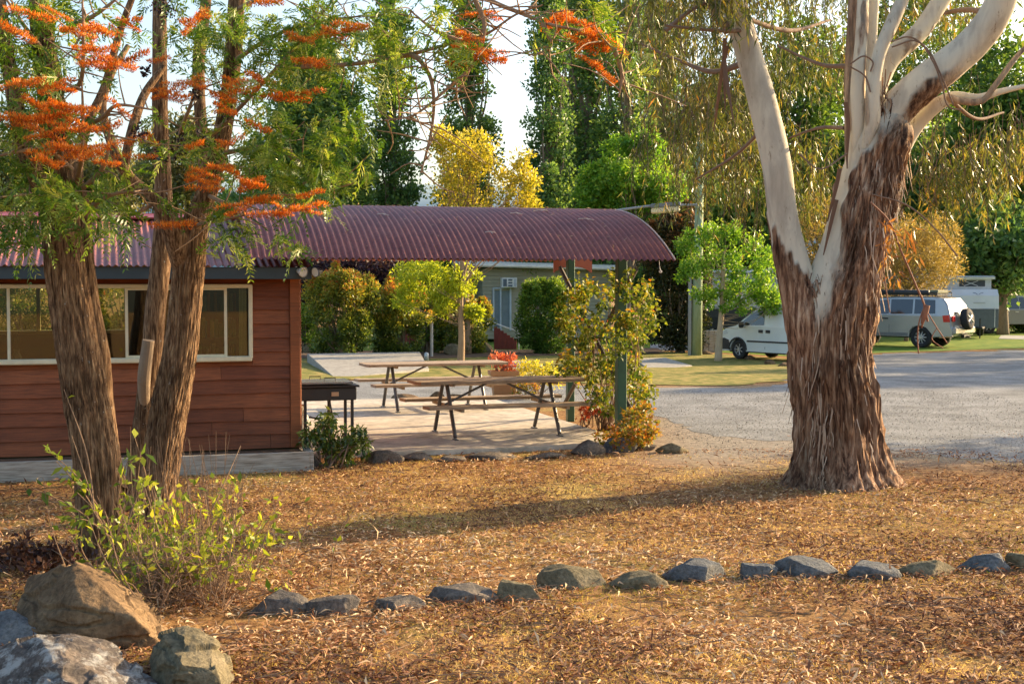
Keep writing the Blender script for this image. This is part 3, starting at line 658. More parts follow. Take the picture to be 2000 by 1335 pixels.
# root flares
for a in []:
    g0 = np.array(gum.location); rr_ = .55+.25*((a*7)%1)
    c1 = g0 + np.array([.36*math.cos(a), .36*math.sin(a), .30]); c2 = g0 + np.array([rr_*math.cos(a), rr_*math.sin(a), .02]); c3 = g0 + np.array([(rr_+.25)*math.cos(a+.2), (rr_+.25)*math.sin(a+.2), -.10])
    T_.limb([c1, c2, c3], [.10,.06,.03], n=20, rings=20, amp=.02, seed=int(a*3))
T_.build('trunk', M_gum, gum)
# loose stringy bark peeling from the stem
M_strip = leaf_mat('loose_bark', [(.06,.032,.02),(.24,.14,.09),(.44,.31,.21),(.68,.57,.44)], .08, rough=.85, spec=.1, tint=(1,.8,.6))
def strips(specs, name, mat, parent, wr=(.012,.034)):
    VV = []; FF = []; TT = []; n0 = 0
    for (p, out, L, cu, w, tn) in specs:
        k = 7; t = np.linspace(0, 1, k); dn = np.array([0,0,-1.]) + .13*rng.normal(size=3)
        q = p + dn[None]*L*t[:,None] + out[None]*(.008 + cu*(t**2))[:,None] + .006*rng.normal(size=3)[None]*np.sin(t*5)[:,None]
        sd = unit(np.cross(out, dn)); ww = w*(1-.75*t**2)
        V = np.stack([q - sd*ww[:,None]/2 , q + out*.25*w, q + sd*ww[:,None]/2], 1)
        VV.append(V.reshape(-1,3)); 
        for i in range(k-1):
            for j in range(2): FF.append((n0+i*3+j, n0+i*3+j+1, n0+(i+1)*3+j+1, n0+(i+1)*3+j))
        n0 += k*3; TT.append(np.full(k*3, tn))
    return fast_mesh(name, np.concatenate(VV), 4, mat, parent, tone=np.concatenate(TT), faces=np.array(FF))
sp = []
ctr = np.array([gp(1637,945),gp(1636,900),gp(1630,800),gp(1620,700),gp(1628,600),gp(1660,480),gp(1682,400),gp(1702,330),gp(1718,264)])
rad_ = np.array([.49,.40,.36,.355,.37,.305,.28,.275,.255])
for k in range(3600):
    u = rng.random()*(len(ctr)-1.01); i = int(u); f = u-i; c = ctr[i]*(1-f)+ctr[i+1]*f; r = rad_[i]*(1-f)+rad_[i+1]*f
    a = rng.random()*2*np.pi; o = np.array([math.cos(a), math.sin(a), 0]); p = c + o*(r+rng.uniform(.0,.04))
    tn = main_tone(p[None,None], o[None,None], None)[0,0]
    if tn < .5: continue
    sp.append((p, o, rng.uniform(.08,.42), rng.exponential(.008), rng.uniform(.006,.022), rng.random()))
for k in range(140):                                       # shaggy nest of bark in the crotches
    c = gp(1593+rng.normal()*14, 565+rng.normal()*18, -.25) if k < 70 else gp(1722+rng.normal()*14, 190+rng.normal()*30, -.2)
    sp.append((c, unit(rng.normal(size=3)*np.array([1,.7,.4])+np.array([0,-.5,0])), rng.uniform(.08,.3), rng.normal()*.06, rng.uniform(.008,.02), rng.random()*.7))
strips(sp, 'peeling_bark', M_strip, gum)
sp = []
for (x, y, L) in [(1416,75,.85),(1415,120,.7),(1421,90,.75),(1652,200,.6),(1640,330,.55),(1634,390,.5),(1730,230,.3)]:
    sp.append((gp(x, y, -.16), np.array([-.3,-.9,0.]), L, .02, .045, .25))
for s_ in sp: strips([s_], 'hanging_bark_strip', M_strip, gum)

# ------------------------------------------------------------------ foliage helpers
def clump_leaves(cl, n, L, W, droop=0., spread=1., shell=.5, tone_h=0., dirbias=None, flat=0., up=0.):
    """cl (K,4): centre and radius; n leaves each. returns verts, tone"""
    cl = np.asarray(cl, float); K = len(cl); n = int(n); idx = np.repeat(np.arange(K), n); N = len(idx)
    d = unit(rng.normal(size=(N,3))); r = rng.random(N)**shell
    c = cl[idx,:3] + d*(cl[idx,3]*r)[:,None]*np.array([1,1,1-flat])
    ax = d*spread + rng.normal(size=(N,3))*.7 + np.array([0,0,-droop+up])
    if dirbias is not None: ax = ax + np.array(dirbias)
    Ls = L*rng.uniform(.6,1.3,N); Ws = W*rng.uniform(.7,1.2,N)
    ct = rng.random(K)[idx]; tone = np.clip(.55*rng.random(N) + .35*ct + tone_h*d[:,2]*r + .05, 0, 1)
    return leaf_verts(c, ax, Ls, Ws), np.repeat(tone, 4), idx
def limbs_to(cl, path, r0, mb, frac=.6, jit=.2, r1=.008, nmax=60, n=5):
    path = np.asarray(path, float); sel = rng.permutation(len(cl))[:nmax]
    for i in sel:
        c = cl[i,:3]; zs = path[:,2]; z = path[0,2] + (c[2]-path[0,2])*frac*rng.uniform(.8,1.1)
        z = min(max(z, zs[0]+.1*(zs[-1]-zs[0])), zs[-1]); p = np.array([np.interp(z, zs, path[:,k]) for k in range(3)])
        m = (p+c)/2 + rng.normal(size=3)*jit*np.linalg.norm(c-p)*.4 + np.array([0,0,-.05*np.linalg.norm(c-p)])
        q, r = smooth_path([p, m, c], [r0*rng.uniform(.5,1), r0*.4, r1], 8); mb.tube(q, r, n, cap=False)
def crown_in(shape, K, rr, z0, z1):
    """clump centres in a body of revolution: shape(frac)->radius"""
    out = []
    while len(out) < K:
        f = rng.random(); R_ = shape(f); a = rng.random()*6.283; rad = R_*math.sqrt(rng.random())
        if rng.random() > .35 + .65*R_: pass
        out.append((rad*math.cos(a), rad*math.sin(a), z0+(z1-z0)*f, rr*rng.uniform(.7,1.3)))
    return np.array(out)
def crown_tree(name, label, cat, base, trunk_pts, trunk_r, cl, nl, L, W, lm, tm, group=None, droop=0., tone_h=.1, lr=.04, nmax=50, frac=.6, shell=.5, trunk_n=12, up=0.):
    t = thing(name, label, cat, tuple(base), 0, group); B = np.array(base)
    mb = MB(); q, r = smooth_path(trunk_pts, trunk_r, 16); 
    mb.tube(q+B, r, trunk_n)
    w_ = cl.copy(); w_[:,:3] += B
    if nmax: limbs_to(w_, q+B, lr, mb, frac, nmax=nmax)
    mb.build('trunk', tm, t, smooth=True, world=True)
    v, tn, _ = clump_leaves(w_, nl, L, W, droop, tone_h=tone_h, shell=shell, up=up)
    fast_mesh('crown', v, 4, lm, t, tone=tn); return t
M_trunk = noisy('grey_brown_bark', [(.07,.05,.035),(.20,.15,.10),(.30,.24,.17)], 5, .9, 7, stretch=(3,3,.8), bmp=.6)
M_trunk_pale = noisy('pale_bark', [(.26,.19,.11),(.45,.34,.21),(.55,.44,.29)], 6, .9, 6, stretch=(3,3,1), bmp=.4)

# gum foliage: hanging strings of narrow leaves
M_gumleaf = leaf_mat('gum_leaf', [(.035,.06,.018),(.09,.125,.03),(.20,.20,.045),(.36,.26,.06),(.48,.22,.05)], .46, [0,.35,.6,.84,1], rough=.35, spec=.5)
def hang(anchors, nstr, Lr, nl, leafL=.13, leafW=.017, spread=.4, tonemul=1., toneoff=0.):
    A = []; X_ = []; T2 = []; mb = MB()
    for (a, rad) in anchors:
        tb_ = rng.random()*.35
        for s in range(nstr):
            p = np.array(a) + rng.normal(size=3)*rad*np.array([1,1,.45]); L = rng.uniform(*Lr); dx = rng.normal(size=2)*.12
            k = int(nl*rng.uniform(.7,1.2)); u = np.sort(rng.random(k))
            q = p + np.stack([dx[0]*u*L*2, dx[1]*u*L*2, -u*L], 1); A.append(q)
            ax = rng.normal(size=(k,3))*np.array([.55,.55,.25]) + np.array([0,0,-1.])
            X_.append(ax); T2.append(np.clip((tb_ + .6*rng.random(k)*rng.random() + .25*rng.random(k))*tonemul+toneoff, 0, 1))
            if s % 2 == 0: mb.tube([p+[0,0,.15], q[-1]], .004, 3, cap=False)
    A = np.concatenate(A); X_ = np.concatenate(X_); T2 = np.concatenate(T2); N = len(A)
    return leaf_verts(A, X_, leafL*rng.uniform(.6,1.25,N), leafW*rng.uniform(.7,1.3,N), bend=.06), np.repeat(T2,4), mb
anch = []
def blob(n, x0, x1, y0, y1, d0, d1, rad=.28):
    for _ in range(n): anch.append((P(rng.uniform(x0,x1), rng.uniform(y0,y1), rng.uniform(d0,d1)), rad))
blob(46, 1265, 1440, -120, 200, 14.8, 20); blob(36, 1310, 1500, 150, 350, 16, 20); blob(28, 1460, 1680, -80, 130, 16.4, 21)
blob(14, 1530, 1660, 260, 360, 16, 19); blob(22, 1740, 2030, -120, 60, 15, 19); blob(12, 1820, 2040, 60, 190, 15.2, 18); blob(12, 1780, 1900, 230, 330, 15.2, 17, .22)
blob(7, 1360, 1460, -120, -30, 13.6, 14.4, .16); blob(5, 1880, 2020, 250, 300, 15, 17,.2);
def in_gap(a):                                            # gap added in the crown to let sun onto the oak trunks
    for bx, by in ((-3.25, 12.4), (-3.2, 10.6), (-3.0, 11.6)):
        t = (a[0]-bx)*SUN_DIR.x + (a[1]-by)*SUN_DIR.y; dist = abs(-(a[0]-bx)*SUN_DIR.y + (a[1]-by)*SUN_DIR.x); z = a[2] - .35 - t*math.tan(R(SUN_EL))
        if dist < .62 and .2 < z < 2.6: return True
    return False
anch = [a for a in anch if not (in_gap(a[0]) and rng.random() < .85)]
v, tn, mbs = hang(anch, 13, (.22,.80), 16)
fast_mesh('crown', v, 4, M_gumleaf, gum, tone=tn)
# upper crown, above the picture
anch = []
for _ in range(36): anch.append((np.array([rng.uniform(1.5,7.5), rng.uniform(14.5,20), rng.uniform(6.4,9.0)]), .4))
v, tn, mbs2 = hang(anch, 8, (.5,1.2), 14, leafL=.16, leafW=.024)
fast_mesh('crown', v, 4, M_gumleaf, gum, tone=tn)
M_twig = noisy('gum_twig', [(.12,.07,.045),(.32,.22,.15)], 9, .9)
for (pts, r) in [([(1460,120,.1),(1400,140,.6),(1330,120,1.2),(1240,80,1.6)],.03),([(1500,240,.2),(1440,300,.9),(1360,350,1.6)],.02),([(1655,130,.3),(1600,125,1),(1520,90,1.5)],.022),
                 ([(1650,250,.3),(1600,250,1.0),(1540,270,1.8)],.018),([(1850,190,.2),(1900,230,.5),(1960,220,1)],.02),([(1470,60,0),(1400,60,-.3),(1300,50,-.5)],.02),
                 ([(1960,40,-.2),(1900,20,.3),(1820,30,1)],.03),([(1440,30,0),(1540,60,1),(1620,40,2)],.025),([(1300,60,-.3),(1350,20,-.3),(1416,-8,-.2)],.02)]:
    q, rr_ = smooth_path([gp(*a) for a in pts], [r*1.3, r, r*.6] if len(pts) == 3 else [r*1.3, r, r*.7, r*.4], 20); mbs.tube(q, rr_, 6, cap=False)
# arching bare dead twigs in front of the right limb
for pts in [[(1740,82),(1775,72),(1810,95),(1835,140),(1850,175),(1862,205)],[(1742,92),(1790,80),(1822,120),(1840,165),(1855,210),(1880,215)],[(1660,125),(1690,110),(1705,122),(1700,140)],
            [(1655,300),(1600,330),(1560,300)],[(1705,380),(1770,400),(1830,450),(1870,500)],[(1700,180),(1690,150),(1660,130)]]:
    q, rr_ = smooth_path([gp(a, b_, -.35) for a, b_ in pts], [.009]*len(pts), 26); mbs.tube(q, rr_, 5, cap=False)
mbs.build('twigs', M_twig, gum, smooth=True, world=True)
# a broken dead branchlet hanging in front of the car, with rusty leaves
M_rust = leaf_mat('dead_gum_leaf', [(.20,.08,.03),(.36,.14,.035),(.48,.25,.07),(.30,.27,.05)], .35)
dt = thing('hanging_branch', 'broken dead branchlet with rusty leaves hanging to the right of the big trunk', 'branch', tuple(P(1740,400,14)))
mb = MB()
for pts, r in [([(1700,395),(1735,430),(1760,490),(1790,560),(1806,600),(1800,640)],.010),([(1735,430),(1725,500),(1730,560),(1738,610)],.006),([(1806,598),(1796,625),(1792,655),(1794,690)],.007),([(1806,600),(1830,640),(1850,670)],.006),([(1830,640),(1820,660),(1842,680)],.005),([(1806,600),(1812,628)],.012)]:
    q, rr_ = smooth_path([P(a, b_, 13.9) for a, b_ in pts], [r]*len(pts), 24); mb.tube(q, rr_, 6)
q, rr_ = smooth_path([P(1812,596,13.9),P(1808,608,13.9),P(1801,632,13.9)], [.024,.03,.016], 12); mb.tube(q, rr_, 8)
mb.build('twig', noisy('dead_wood',[(.16,.06,.03),(.38,.17,.09)],9,.8), dt, smooth=True, world=True)
cl = []
for (x, y) in [(1728,440),(1735,480),(1745,460),(1768,450),(1772,470),(1735,510),(1748,535),(1782,500)]: cl.append((*P(x, y, 13.9), .09))
v, tn, _ = clump_leaves(cl, 13, .11, .022, droop=1.6); fast_mesh('leaves', v, 4, M_rust, dt, tone=tn)

# ------------------------------------------------------------------ silky oak trees at left
M_oak = bark_material('silky_oak_bark', [(.024,.013,.008),(.11,.062,.034),(.27,.165,.092),(.43,.295,.17),(.58,.44,.29)], [(.3,.25,.2),(.4,.34,.27)], sz=(17,17,1.9), sc=3.2, lich=True)
M_oakw = noisy('silky_oak_branch', [(.12,.07,.04),(.30,.19,.11),(.42,.30,.19)], 7, .9, 6, stretch=(3,3,1))
M_frond = leaf_mat('silky_oak_frond', [(.04,.11,.012),(.10,.20,.022),(.24,.33,.04),(.46,.48,.12),(.66,.62,.30)], .42, [0,.35,.6,.82,1], rough=.4, spec=.5, tint=(1.15,1.2,.5))
M_flower = leaf_mat('orange_blossom', [(.36,.09,.02),(.70,.21,.02),(.88,.36,.035),(.92,.52,.08)], .35, rough=.5, tint=(1.2,.8,.4))
def limb_px(tb_, pts, d, rpx, **k):                        # pts (px,py[,dd]); rpx radius in sketch px at depth d
    P_ = [P(a[0], a[1], d+(a[2] if len(a) > 2 else 0)) for a in pts]; return tb_.limb(P_, [r*d/F_PX for r in rpx], **k)
oakA = thing('silky_oak', 'leftmost silky oak tree with a thick furrowed trunk, orange blossom and ferny leaves', 'tree', tuple(G(200,1095)), 0, 'silky oaks in front of the red building')
TA = TB(); DA = 10.6
limb_px(TA, [(205,1140),(203,1095),(196,1000),(190,900),(172,800),(155,700),(142,620),(130,540),(121,460),(114,380),(110,300),(100,200),(85,90),(70,-60),(60,-260)], DA, [44,38,37,39,38,37,36,35,33,31,27,23,20,16,13], n=150, step=.02, amp=.04, fr=(13,2.6), flute=.03, seed=20)
limb_px(TA, [(225,960,.1),(212,880,.25),(204,790,.3),(196,690,.3),(180,600,.3),(170,520,.3),(164,430,.3),(150,330,.3),(168,250,.3),(200,180,.4),(235,60,.5),(280,-60,.5)], DA, [24,21,18,17,16,15,14,12,10,8,7,5], n=40, step=.03, amp=.018, fr=(3,4), seed=21)
limb_px(TA, [(118,440),(80,360,-.2),(50,300,-.3),(30,200,-.3),(10,80,-.2),(-10,-60)], DA, [22,18,16,15,13,11], n=32, amp=.015, seed=22)
TA.build('trunk', M_oak, oakA)
oakB = thing('silky_oak', 'right-hand silky oak tree forking low with branches reaching over the arched roof', 'tree', tuple(G(300,1010)), 0, 'silky oaks in front of the red building')
TBk = TB(); DB = 12.4
limb_px(TBk, [(292,1060),(296,1010),(310,930),(322,850),(336,770),(350,700),(359,630),(365,560),(371,500),(376,455),(392,410),(412,350),(430,280),(445,200),(455,110),(462,0),(466,-200)], DB, [46,36,32,31,31,29,28,28,28,26,20,17,16,15,15,14,10], n=150, step=.022, amp=.04, fr=(13,2.6), flute=.03, seed=24)
limb_px(TBk, [(362,520),(345,465,-.1),(325,420,-.15),(300,385,-.2),(262,355,-.2),(235,320,-.3),(215,270,-.3),(200,215,-.3),(215,150,-.2),(250,90,0)], DB, [24,22,17,11,10,10,9,8,7,5], n=36, step=.03, amp=.018, fr=(3,4), seed=25)
limb_px(TBk, [(240,335,-.25),(262,240,-.1),(285,180,.1),(320,130,.2)], DB, [9,9,8,6], n=20, amp=.01, seed=26)
limb_px(TBk, [(392,410,.1),(400,330,.3),(392,230,.4),(388,120,.5),(402,0,.6),(405,-100,.6)], DB, [14,13,12,12,11,9], n=24, amp=.012, seed=27)
TBk.build('trunk', M_oak, oakB)
oakC = thing('silky_oak', 'slender middle silky oak stem with a sawn off stub, between the two thick trunks', 'tree', tuple(G(275,985)), 0, 'silky oaks in front of the red building')
TC = TB(); DC = 13.0
limb_px(TC, [(262,1010),(268,940),(276,860),(286,780),(296,700),(304,600),(313,520),(319,440),(318,340),(313,240),(312,140),(312,20),(315,-140)], DC, [27,22,20,19,19,19,19,18,16,15,14,13,10], n=48, step=.03, amp=.018, fr=(3.6,4), seed=28)
TC.build('trunk', M_oak, oakC)
mb = MB(); mb.tone = .3; q, r = smooth_path([P(284,800,12.98),P(281,745,12.86),(P(290,664,12.82))], [.045,.06,.055], 10); mb.tube(q, r, 14); mb.build('sawn_stub', noisy('cut_wood',[(.16,.11,.07),(.36,.26,.165)],6,.8), oakC, world=True)

# branches, fronds and blossom
branchA = [[(140,330),(80,290,-.4),(20,300,-.6),(-40,310,-.6)],[(140,260),(200,230,-.5),(240,205,-.8),(300,215,-.8)],[(120,180),(160,150,-.5),(163,60,-.7),(160,-20,-.7)],[(100,120),(40,40,-.4),(0,-20,-.4)],[(150,380),(210,300,-.5),(215,230,-.6)],
           [(115,400),(60,380,-.4),(0,385,-.6)],[(160,420),(220,380,-.4),(290,370,-.6)],[(120,60),(200,20,-.3),(260,-30,-.3)],[(120,450),(60,470,-.3),(0,480,-.4)],[(150,360),(163,250,-.7),(160,160,-.8)]]
branchB = [[(372,300),(450,229,-.6),(507,169,-.9),(539,134,-1.),(577,92,-1.2),(651,0,-1.4),(700,-60,-1.5)],[(345,290),(365,225,-.5),(385,180,-.6),(430,160,-.7)],[(539,134,-1.),(600,130,-1.2),(690,125,-1.4),(801,106,-1.6),(896,81,-1.7),(949,67,-1.8),(1009,28,-1.9),(1060,10,-2)],
           [(860,-80,-1.6),(956,0,-1.8),(1023,28,-1.9),(1075,48,-2),(1150,66,-2),(1200,95,-2)],[(905,-60,-1.9),(928,0,-1.9),(946,46,-1.9),(942,81,-1.9),(917,134,-1.9),(877,170,-1.9),(847,197,-1.9),(808,225,-1.9),(750,235,-1.9)],
           [(801,106,-1.6),(822,120,-1.7),(840,150,-1.7),(847,190,-1.7),(844,246,-1.7),(832,300,-1.7),(822,338,-1.7)],[(420,330),(480,330,-.5),(560,380,-.8),(620,390,-.9)],[(400,380),(470,400,-.5),(540,370,-.8)],[(455,120),(560,60,-.8),(640,40,-1.2),(720,30,-1.4)],
           [(430,300),(540,290,-.6),(640,350,-1),(700,360,-1.2)],[(462,20),(540,-20,-.6),(640,-60,-1)],[(380,440),(430,430,-.6),(480,420,-.8)],[(896,81,-1.7),(850,60,-1.7),(800,20,-1.7)],[(1060,45,-2),(1075,90,-2),(1040,110,-2)],[(1200,95,-2),(1215,150,-2),(1208,190,-2)],[(310,390,-.1),(250,420,-.4),(180,400,-.6)]]
def branches(T0, lst, d, root, name):
    mb = MB(); pts = []
    for pl_ in lst:
        Q = [P(a[0], a[1], d+(a[2] if len(a) > 2 else 0)) for a in pl_]; n = len(Q)
        q, r = smooth_path(Q, np.linspace(.022, .006, n), 8*n); mb.tube(q, r, 7, cap=False)
        for i in range(8, len(q), 2):                          # side twigs
            e = q[i] + rng.normal(size=3)*np.array([.22,.22,.16]); e2 = (q[i]+e)/2 + rng.normal(size=3)*.03
            qq, rr_ = smooth_path([q[i], e2, e], [.007,.005,.003], 6); mb.tube(qq, rr_, 4, cap=False); pts.append(e)
    mb.build(name, M_oakw, root, smooth=True, world=True); return np.array(pts)
eA = branches(None, branchA, DA, oakA, 'branch'); eB = branches(None, branchB, DB, oakB, 'branch')
def fronds(centers, axes, L, name, root, mat=M_frond, pin=8, pw=.014):
    """divided leaves: a midrib with pairs of narrow lobes"""
    N = len(centers); ax = unit(axes); nr = unit(rng.normal(size=(N,3))+np.array([0,0,1.2])); sd = unit(np.cross(ax, nr)); L = L*rng.uniform(.6,1.3,N)
    VV = []; TT = []; tb_ = rng.random(N)
    drp = np.array([0,0,-.35])
    for k in range(pin):
        f = (k+.5)/pin
        for s in (-1, 1):
            c = centers + ax*(L*f)[:,None] + drp*(L*f*f)[:,None]
            a = unit(ax*.9 + sd*s*.8 + rng.normal(size=(N,3))*.18 + drp*.5)
            l = L*.42*(1-.55*f)*rng.uniform(.7,1.2,N); VV.append(leaf_verts(c, a, l, pw*rng.uniform(.8,1.3,N), nr, bend=.08).reshape(N,4,3))
            TT.append(np.clip(tb_*.6+.35*rng.random(N), 0, 1))
    VV.append(leaf_verts(centers, ax, L*.95, .006, nr, bend=.0).reshape(N,4,3)); TT.append(tb_)
    v = np.concatenate(VV).reshape(-1,3); t = np.repeat(np.concatenate(TT), 4)
    return fast_mesh(name, v, 4, mat, root, tone=t)
def frond_blobs(bl, root):
    C = []; A = []
    for (x, y, rx, ry, d, n) in bl:
        n = int(n*1.1)
        px = x + rx*np.clip(rng.normal(size=n)*.55,-1.2,1.2); py = y + ry*np.clip(rng.normal(size=n)*.55,-1.2,1.2)
        hub = None
        for i in range(n):
            if i % 6 == 0: hub = P(px[i], py[i], d + rng.normal()*.35); hd = unit(rng.normal(size=3)*np.array([1,1,.4])+np.array([.25,0,-.1]))
            C.append(hub + rng.normal(size=3)*.05); A.append(hd*.8 + rng.normal(size=3)*.6 + np.array([0,0,-.15]))
    return np.array(C), np.array(A)
C1, A1 = frond_blobs([(50,60,90,60,10.2,130),(110,150,80,50,10.0,60),(40,210,70,60,10.0,90),(90,260,80,50,10,60),(60,395,100,50,10.0,95),(25,470,45,50,10.0,40),(160,400,60,25,10.0,34),(240,330,60,30,10.4,26),(120,40,80,50,10.6,50),(190,430,50,25,10.2,24),(30,330,50,50,10.2,50)], oakA)
fronds(C1, A1, .20, 'foliage', oakA)
C2, A2 = frond_blobs([(460,60,110,70,11.6,130),(590,50,100,70,11.2,130),(560,150,80,60,11.3,70),(480,190,70,50,11.6,60),(500,300,80,60,11.6,110),(570,350,70,50,11.4,70),(640,330,60,40,11.3,50),(660,360,40,45,11.3,35),(450,425,40,40,11.7,34),(270,385,80,25,11.9,30),(380,100,60,60,12,40),(340,250,60,60,12,40),
    (690,90,60,60,11,60),(760,60,60,60,10.8,80),(780,150,50,50,10.7,40),(840,30,50,40,10.7,35),(900,90,50,40,10.6,25),(1180,40,50,35,10.4,22),(1228,125,20,30,10.4,14),(1060,60,40,20,10.4,12),(300,60,60,50,12,20),(700,200,40,60,11,30),(640,260,50,50,11.2,40),(450,480,30,35,11.8,24),(570,450,30,40,11.6,18),(870,110,40,25,10.6,14)], oakB)
fronds(C2, A2, .20, 'foliage', oakB)
# blossom: toothbrush-shaped sprays
def flower_mesh(seed, L):
    r_ = np.random.default_rng(seed); k = 44; u = np.linspace(-.5,.5,k)*L
    base = np.stack([u, r_.normal(size=k)*.006, .018*np.sin(u/L*3)+r_.normal(size=k)*.004], 1)
    V = []; T2 = []
    for rep in range(3):
        ax = np.stack([r_.normal(size=k)*.5+u/L*.8, r_.normal(size=k)*.75, np.abs(r_.normal(size=k))*.6+.55], 1)
        V.append(leaf_verts(base, ax, .030*r_.uniform(.7,1.2,k), .0055)); T2.append(np.repeat(r_.random(k)*.6+.4*(rep/2.), 4))
    ax = np.stack([np.ones(k)*.5, r_.normal(size=k)*.4, -np.ones(k)*.5], 1); V.append(leaf_verts(base, ax, .018, .006)); T2.append(np.repeat(r_.random(k)*.4, 4))
    o = fast_mesh('flower', np.concatenate(V), 4, M_flower, None, tone=np.concatenate(T2)); me = o.data; bpy.data.objects.remove(o); return me
FM = [flower_mesh(k, l) for k, l in enumerate((.13,.17,.21,.15))]
def put_flowers(lst, root, d, dd):
    B = np.array(root.location)
    for (x, y) in lst:
        for e in range(2 if rng.random() < .8 else 1):
            p = P(x+rng.normal()*9*e, y+rng.normal()*6*e, d + (dd(x) if callable(dd) else dd) + rng.uniform(-.15,.15)) - B
            o = bpy.data.objects.new('flower', FM[rng.integers(4)]); COL.objects.link(o); o.parent = root; o.location = p
            o.rotation_euler = (rng.normal()*.35, rng.normal()*.28, rng.uniform(0,.9)+rng.choice([0,math.pi])); s = rng.uniform(1.0,1.6); o.scale = (s,s,s)
fa = [(165,95),(195,100),(45,165),(110,170),(130,212),(150,212),(60,235),(95,235),(160,245),(140,255),(95,318),(80,300),(165,305),(185,122),(60,30),(110,28),(30,62),(150,60),(90,262),(130,290),(210,320),(190,290),(200,60),(225,130),(232,212),(215,250),(30,240),(70,205),(160,185),(120,232)]
fb = [(225,60),(250,45),(265,115),(310,118),(380,40),(340,165),(365,170),(385,170),(430,195),(440,215),(320,185),(345,190),(455,165),(475,165),(510,155),(540,190),(570,190),(600,183),(610,125),(625,122),(655,68),(690,60),(585,75),(520,5),(290,275),(265,272),(380,285),(440,280),(265,308),(390,335),(430,330),(380,350),(400,355),(470,350),(490,362),(605,380),(500,390),(560,415),(605,405),(460,415),(520,420),(350,438),(505,250),(400,370)]
fc_ = [(935,30),(960,35),(905,95),(920,75),(895,125),(960,115),(1095,38),(1130,45),(1145,60),(1160,70),(1170,88),(1203,92),(1150,120),(1180,145),(945,105),(1080,45),(1140,88)]
put_flowers(fa[:28], oakA, 9.45, 0); put_flowers(fb[:44], oakB, 10.75, 0); put_flowers(fc_, oakB, 10.5, 0)
M_seed = leaf_mat('dark_seed_pod', [(.015,.008,.008),(.06,.025,.02)], 0)
def seeds(lst, root, d):
    for (x, y, r_) in lst:
        v, tn, _ = clump_leaves([(*P(x, y, d+rng.uniform(-.2,.2)), r_*d/F_PX)], 60, .034, .022); fast_mesh('seed_pod_cluster', v, 4, M_seed, root, tone=tn)
seeds([(112,258,16),(272,258,15)], oakA, 10.0); seeds([(310,10,22),(335,18,18),(315,305,18),(345,295,16),(360,275,14),(395,270,14),(440,218,14),(285,140,10),(380,185,10)], oakB, 11.6)

# ------------------------------------------------------------------ suckering shrub round the trunks
M_sucker = leaf_mat('sucker_leaf', [(.07,.13,.015),(.19,.26,.03),(.38,.42,.045),(.58,.54,.08)], .45, rough=.4)
M_dry = noisy('dry_stem', [(.13,.07,.04),(.40,.26,.15)], 9, .9)
su = thing('sucker_shrub', 'straggly yellow green shrub with dry stems at the foot of the silky oaks', 'shrub', tuple(G(330,1160)))
mb = MB(); LV = []; LT = []
def stem(p0, p1, bow, r, nleaf, lL, lW, tb_=.5):
    m = (p0+p1)/2 + bow; q, rr_ = smooth_path([p0, m, p1], [r, r*.8, r*.4], 16); mb.tube(q, rr_, 5, cap=False)
    if nleaf:
        i = rng.integers(5, 16, nleaf); c = q[i] + rng.normal(size=(nleaf,3))*.01
        ax = unit(q[i]-q[i-2])*.6 + rng.normal(size=(nleaf,3))*.7 + np.array([.1,0,-.1])
        nr = unit(rng.normal(size=(nleaf,3))*.7+np.array([.2,-.6,.8]))
        LV.append(leaf_verts(c, ax, lL*rng.uniform(.6,1.3,nleaf), lW*rng.uniform(.7,1.3,nleaf), nr, bend=.12)); LT.append(np.repeat(np.clip(tb_+rng.normal(size=nleaf)*.25, 0, 1), 4))
for k in range(150):
    x = 350 + rng.normal()*80; b0 = P(x, 1130+rng.normal()*25, 9.6+rng.normal()*.35); b0[2] = .02
    tx = x + rng.normal()*45 + .25*(x-330); ty = rng.uniform(930, 1120)
    stem(b0, P(tx, ty, b0[1]-.1), rng.normal(size=3)*.05, .005, int(rng.integers(4,13)), .074, .031, .5)
for (x0,y0,x1,y1,n) in [(230,1060,60,950,12),(210,1040,110,900,14),(200,1000,95,880,12),(240,1080,150,960,10),(230,980,250,900,10),(215,1050,130,1010,8),(260,1060,275,880,8),(300,1000,262,850,3)]:
    p0 = P(x0,y0,9.9); stem(p0, P(x1,y1,9.7), np.array([0,0,.05]), .006, n, .10, .042, .35)
for k in range(70):                                              # dry upright stems, no leaves
    x = rng.uniform(270, 470); b0 = P(x, 1080, 11.4+rng.normal()*.5); b0[2] = .0
    stem(b0, P(x+rng.normal()*30, rng.uniform(830, 960), b0[1]), rng.normal(size=3)*.04, .0035, 0, 0, 0)
for (x0,y0,x1,y1) in [(370,1080,470,870),(330,1100,345,880),(300,1150,430,1000),(290,1120,410,1110),(420,1160,400,960),(395,1060,392,1150),(200,1040,140,850),(185,1000,125,760)]:
    stem(P(x0,y0,9.7), P(x1,y1,9.8), rng.normal(size=3)*.08, .006, 1, .08, .03)
for k in range(800):                                             # tangle of dead stems low down
    x = 350+rng.normal()*70; y = rng.uniform(1080,1190); d = 9.3+rng.normal()*.25; p = P(x, y, d); p[2] = max(p[2], .02)
    stem(p, p + rng.normal(size=3)*np.array([.15,.12,.12]), rng.normal(size=3)*.04, .003, 0, 0, 0)
mb.build('stems', M_dry, su, world=True)
fast_mesh('leaves', np.concatenate(LV), 4, M_sucker, su, tone=np.concatenate(LT))

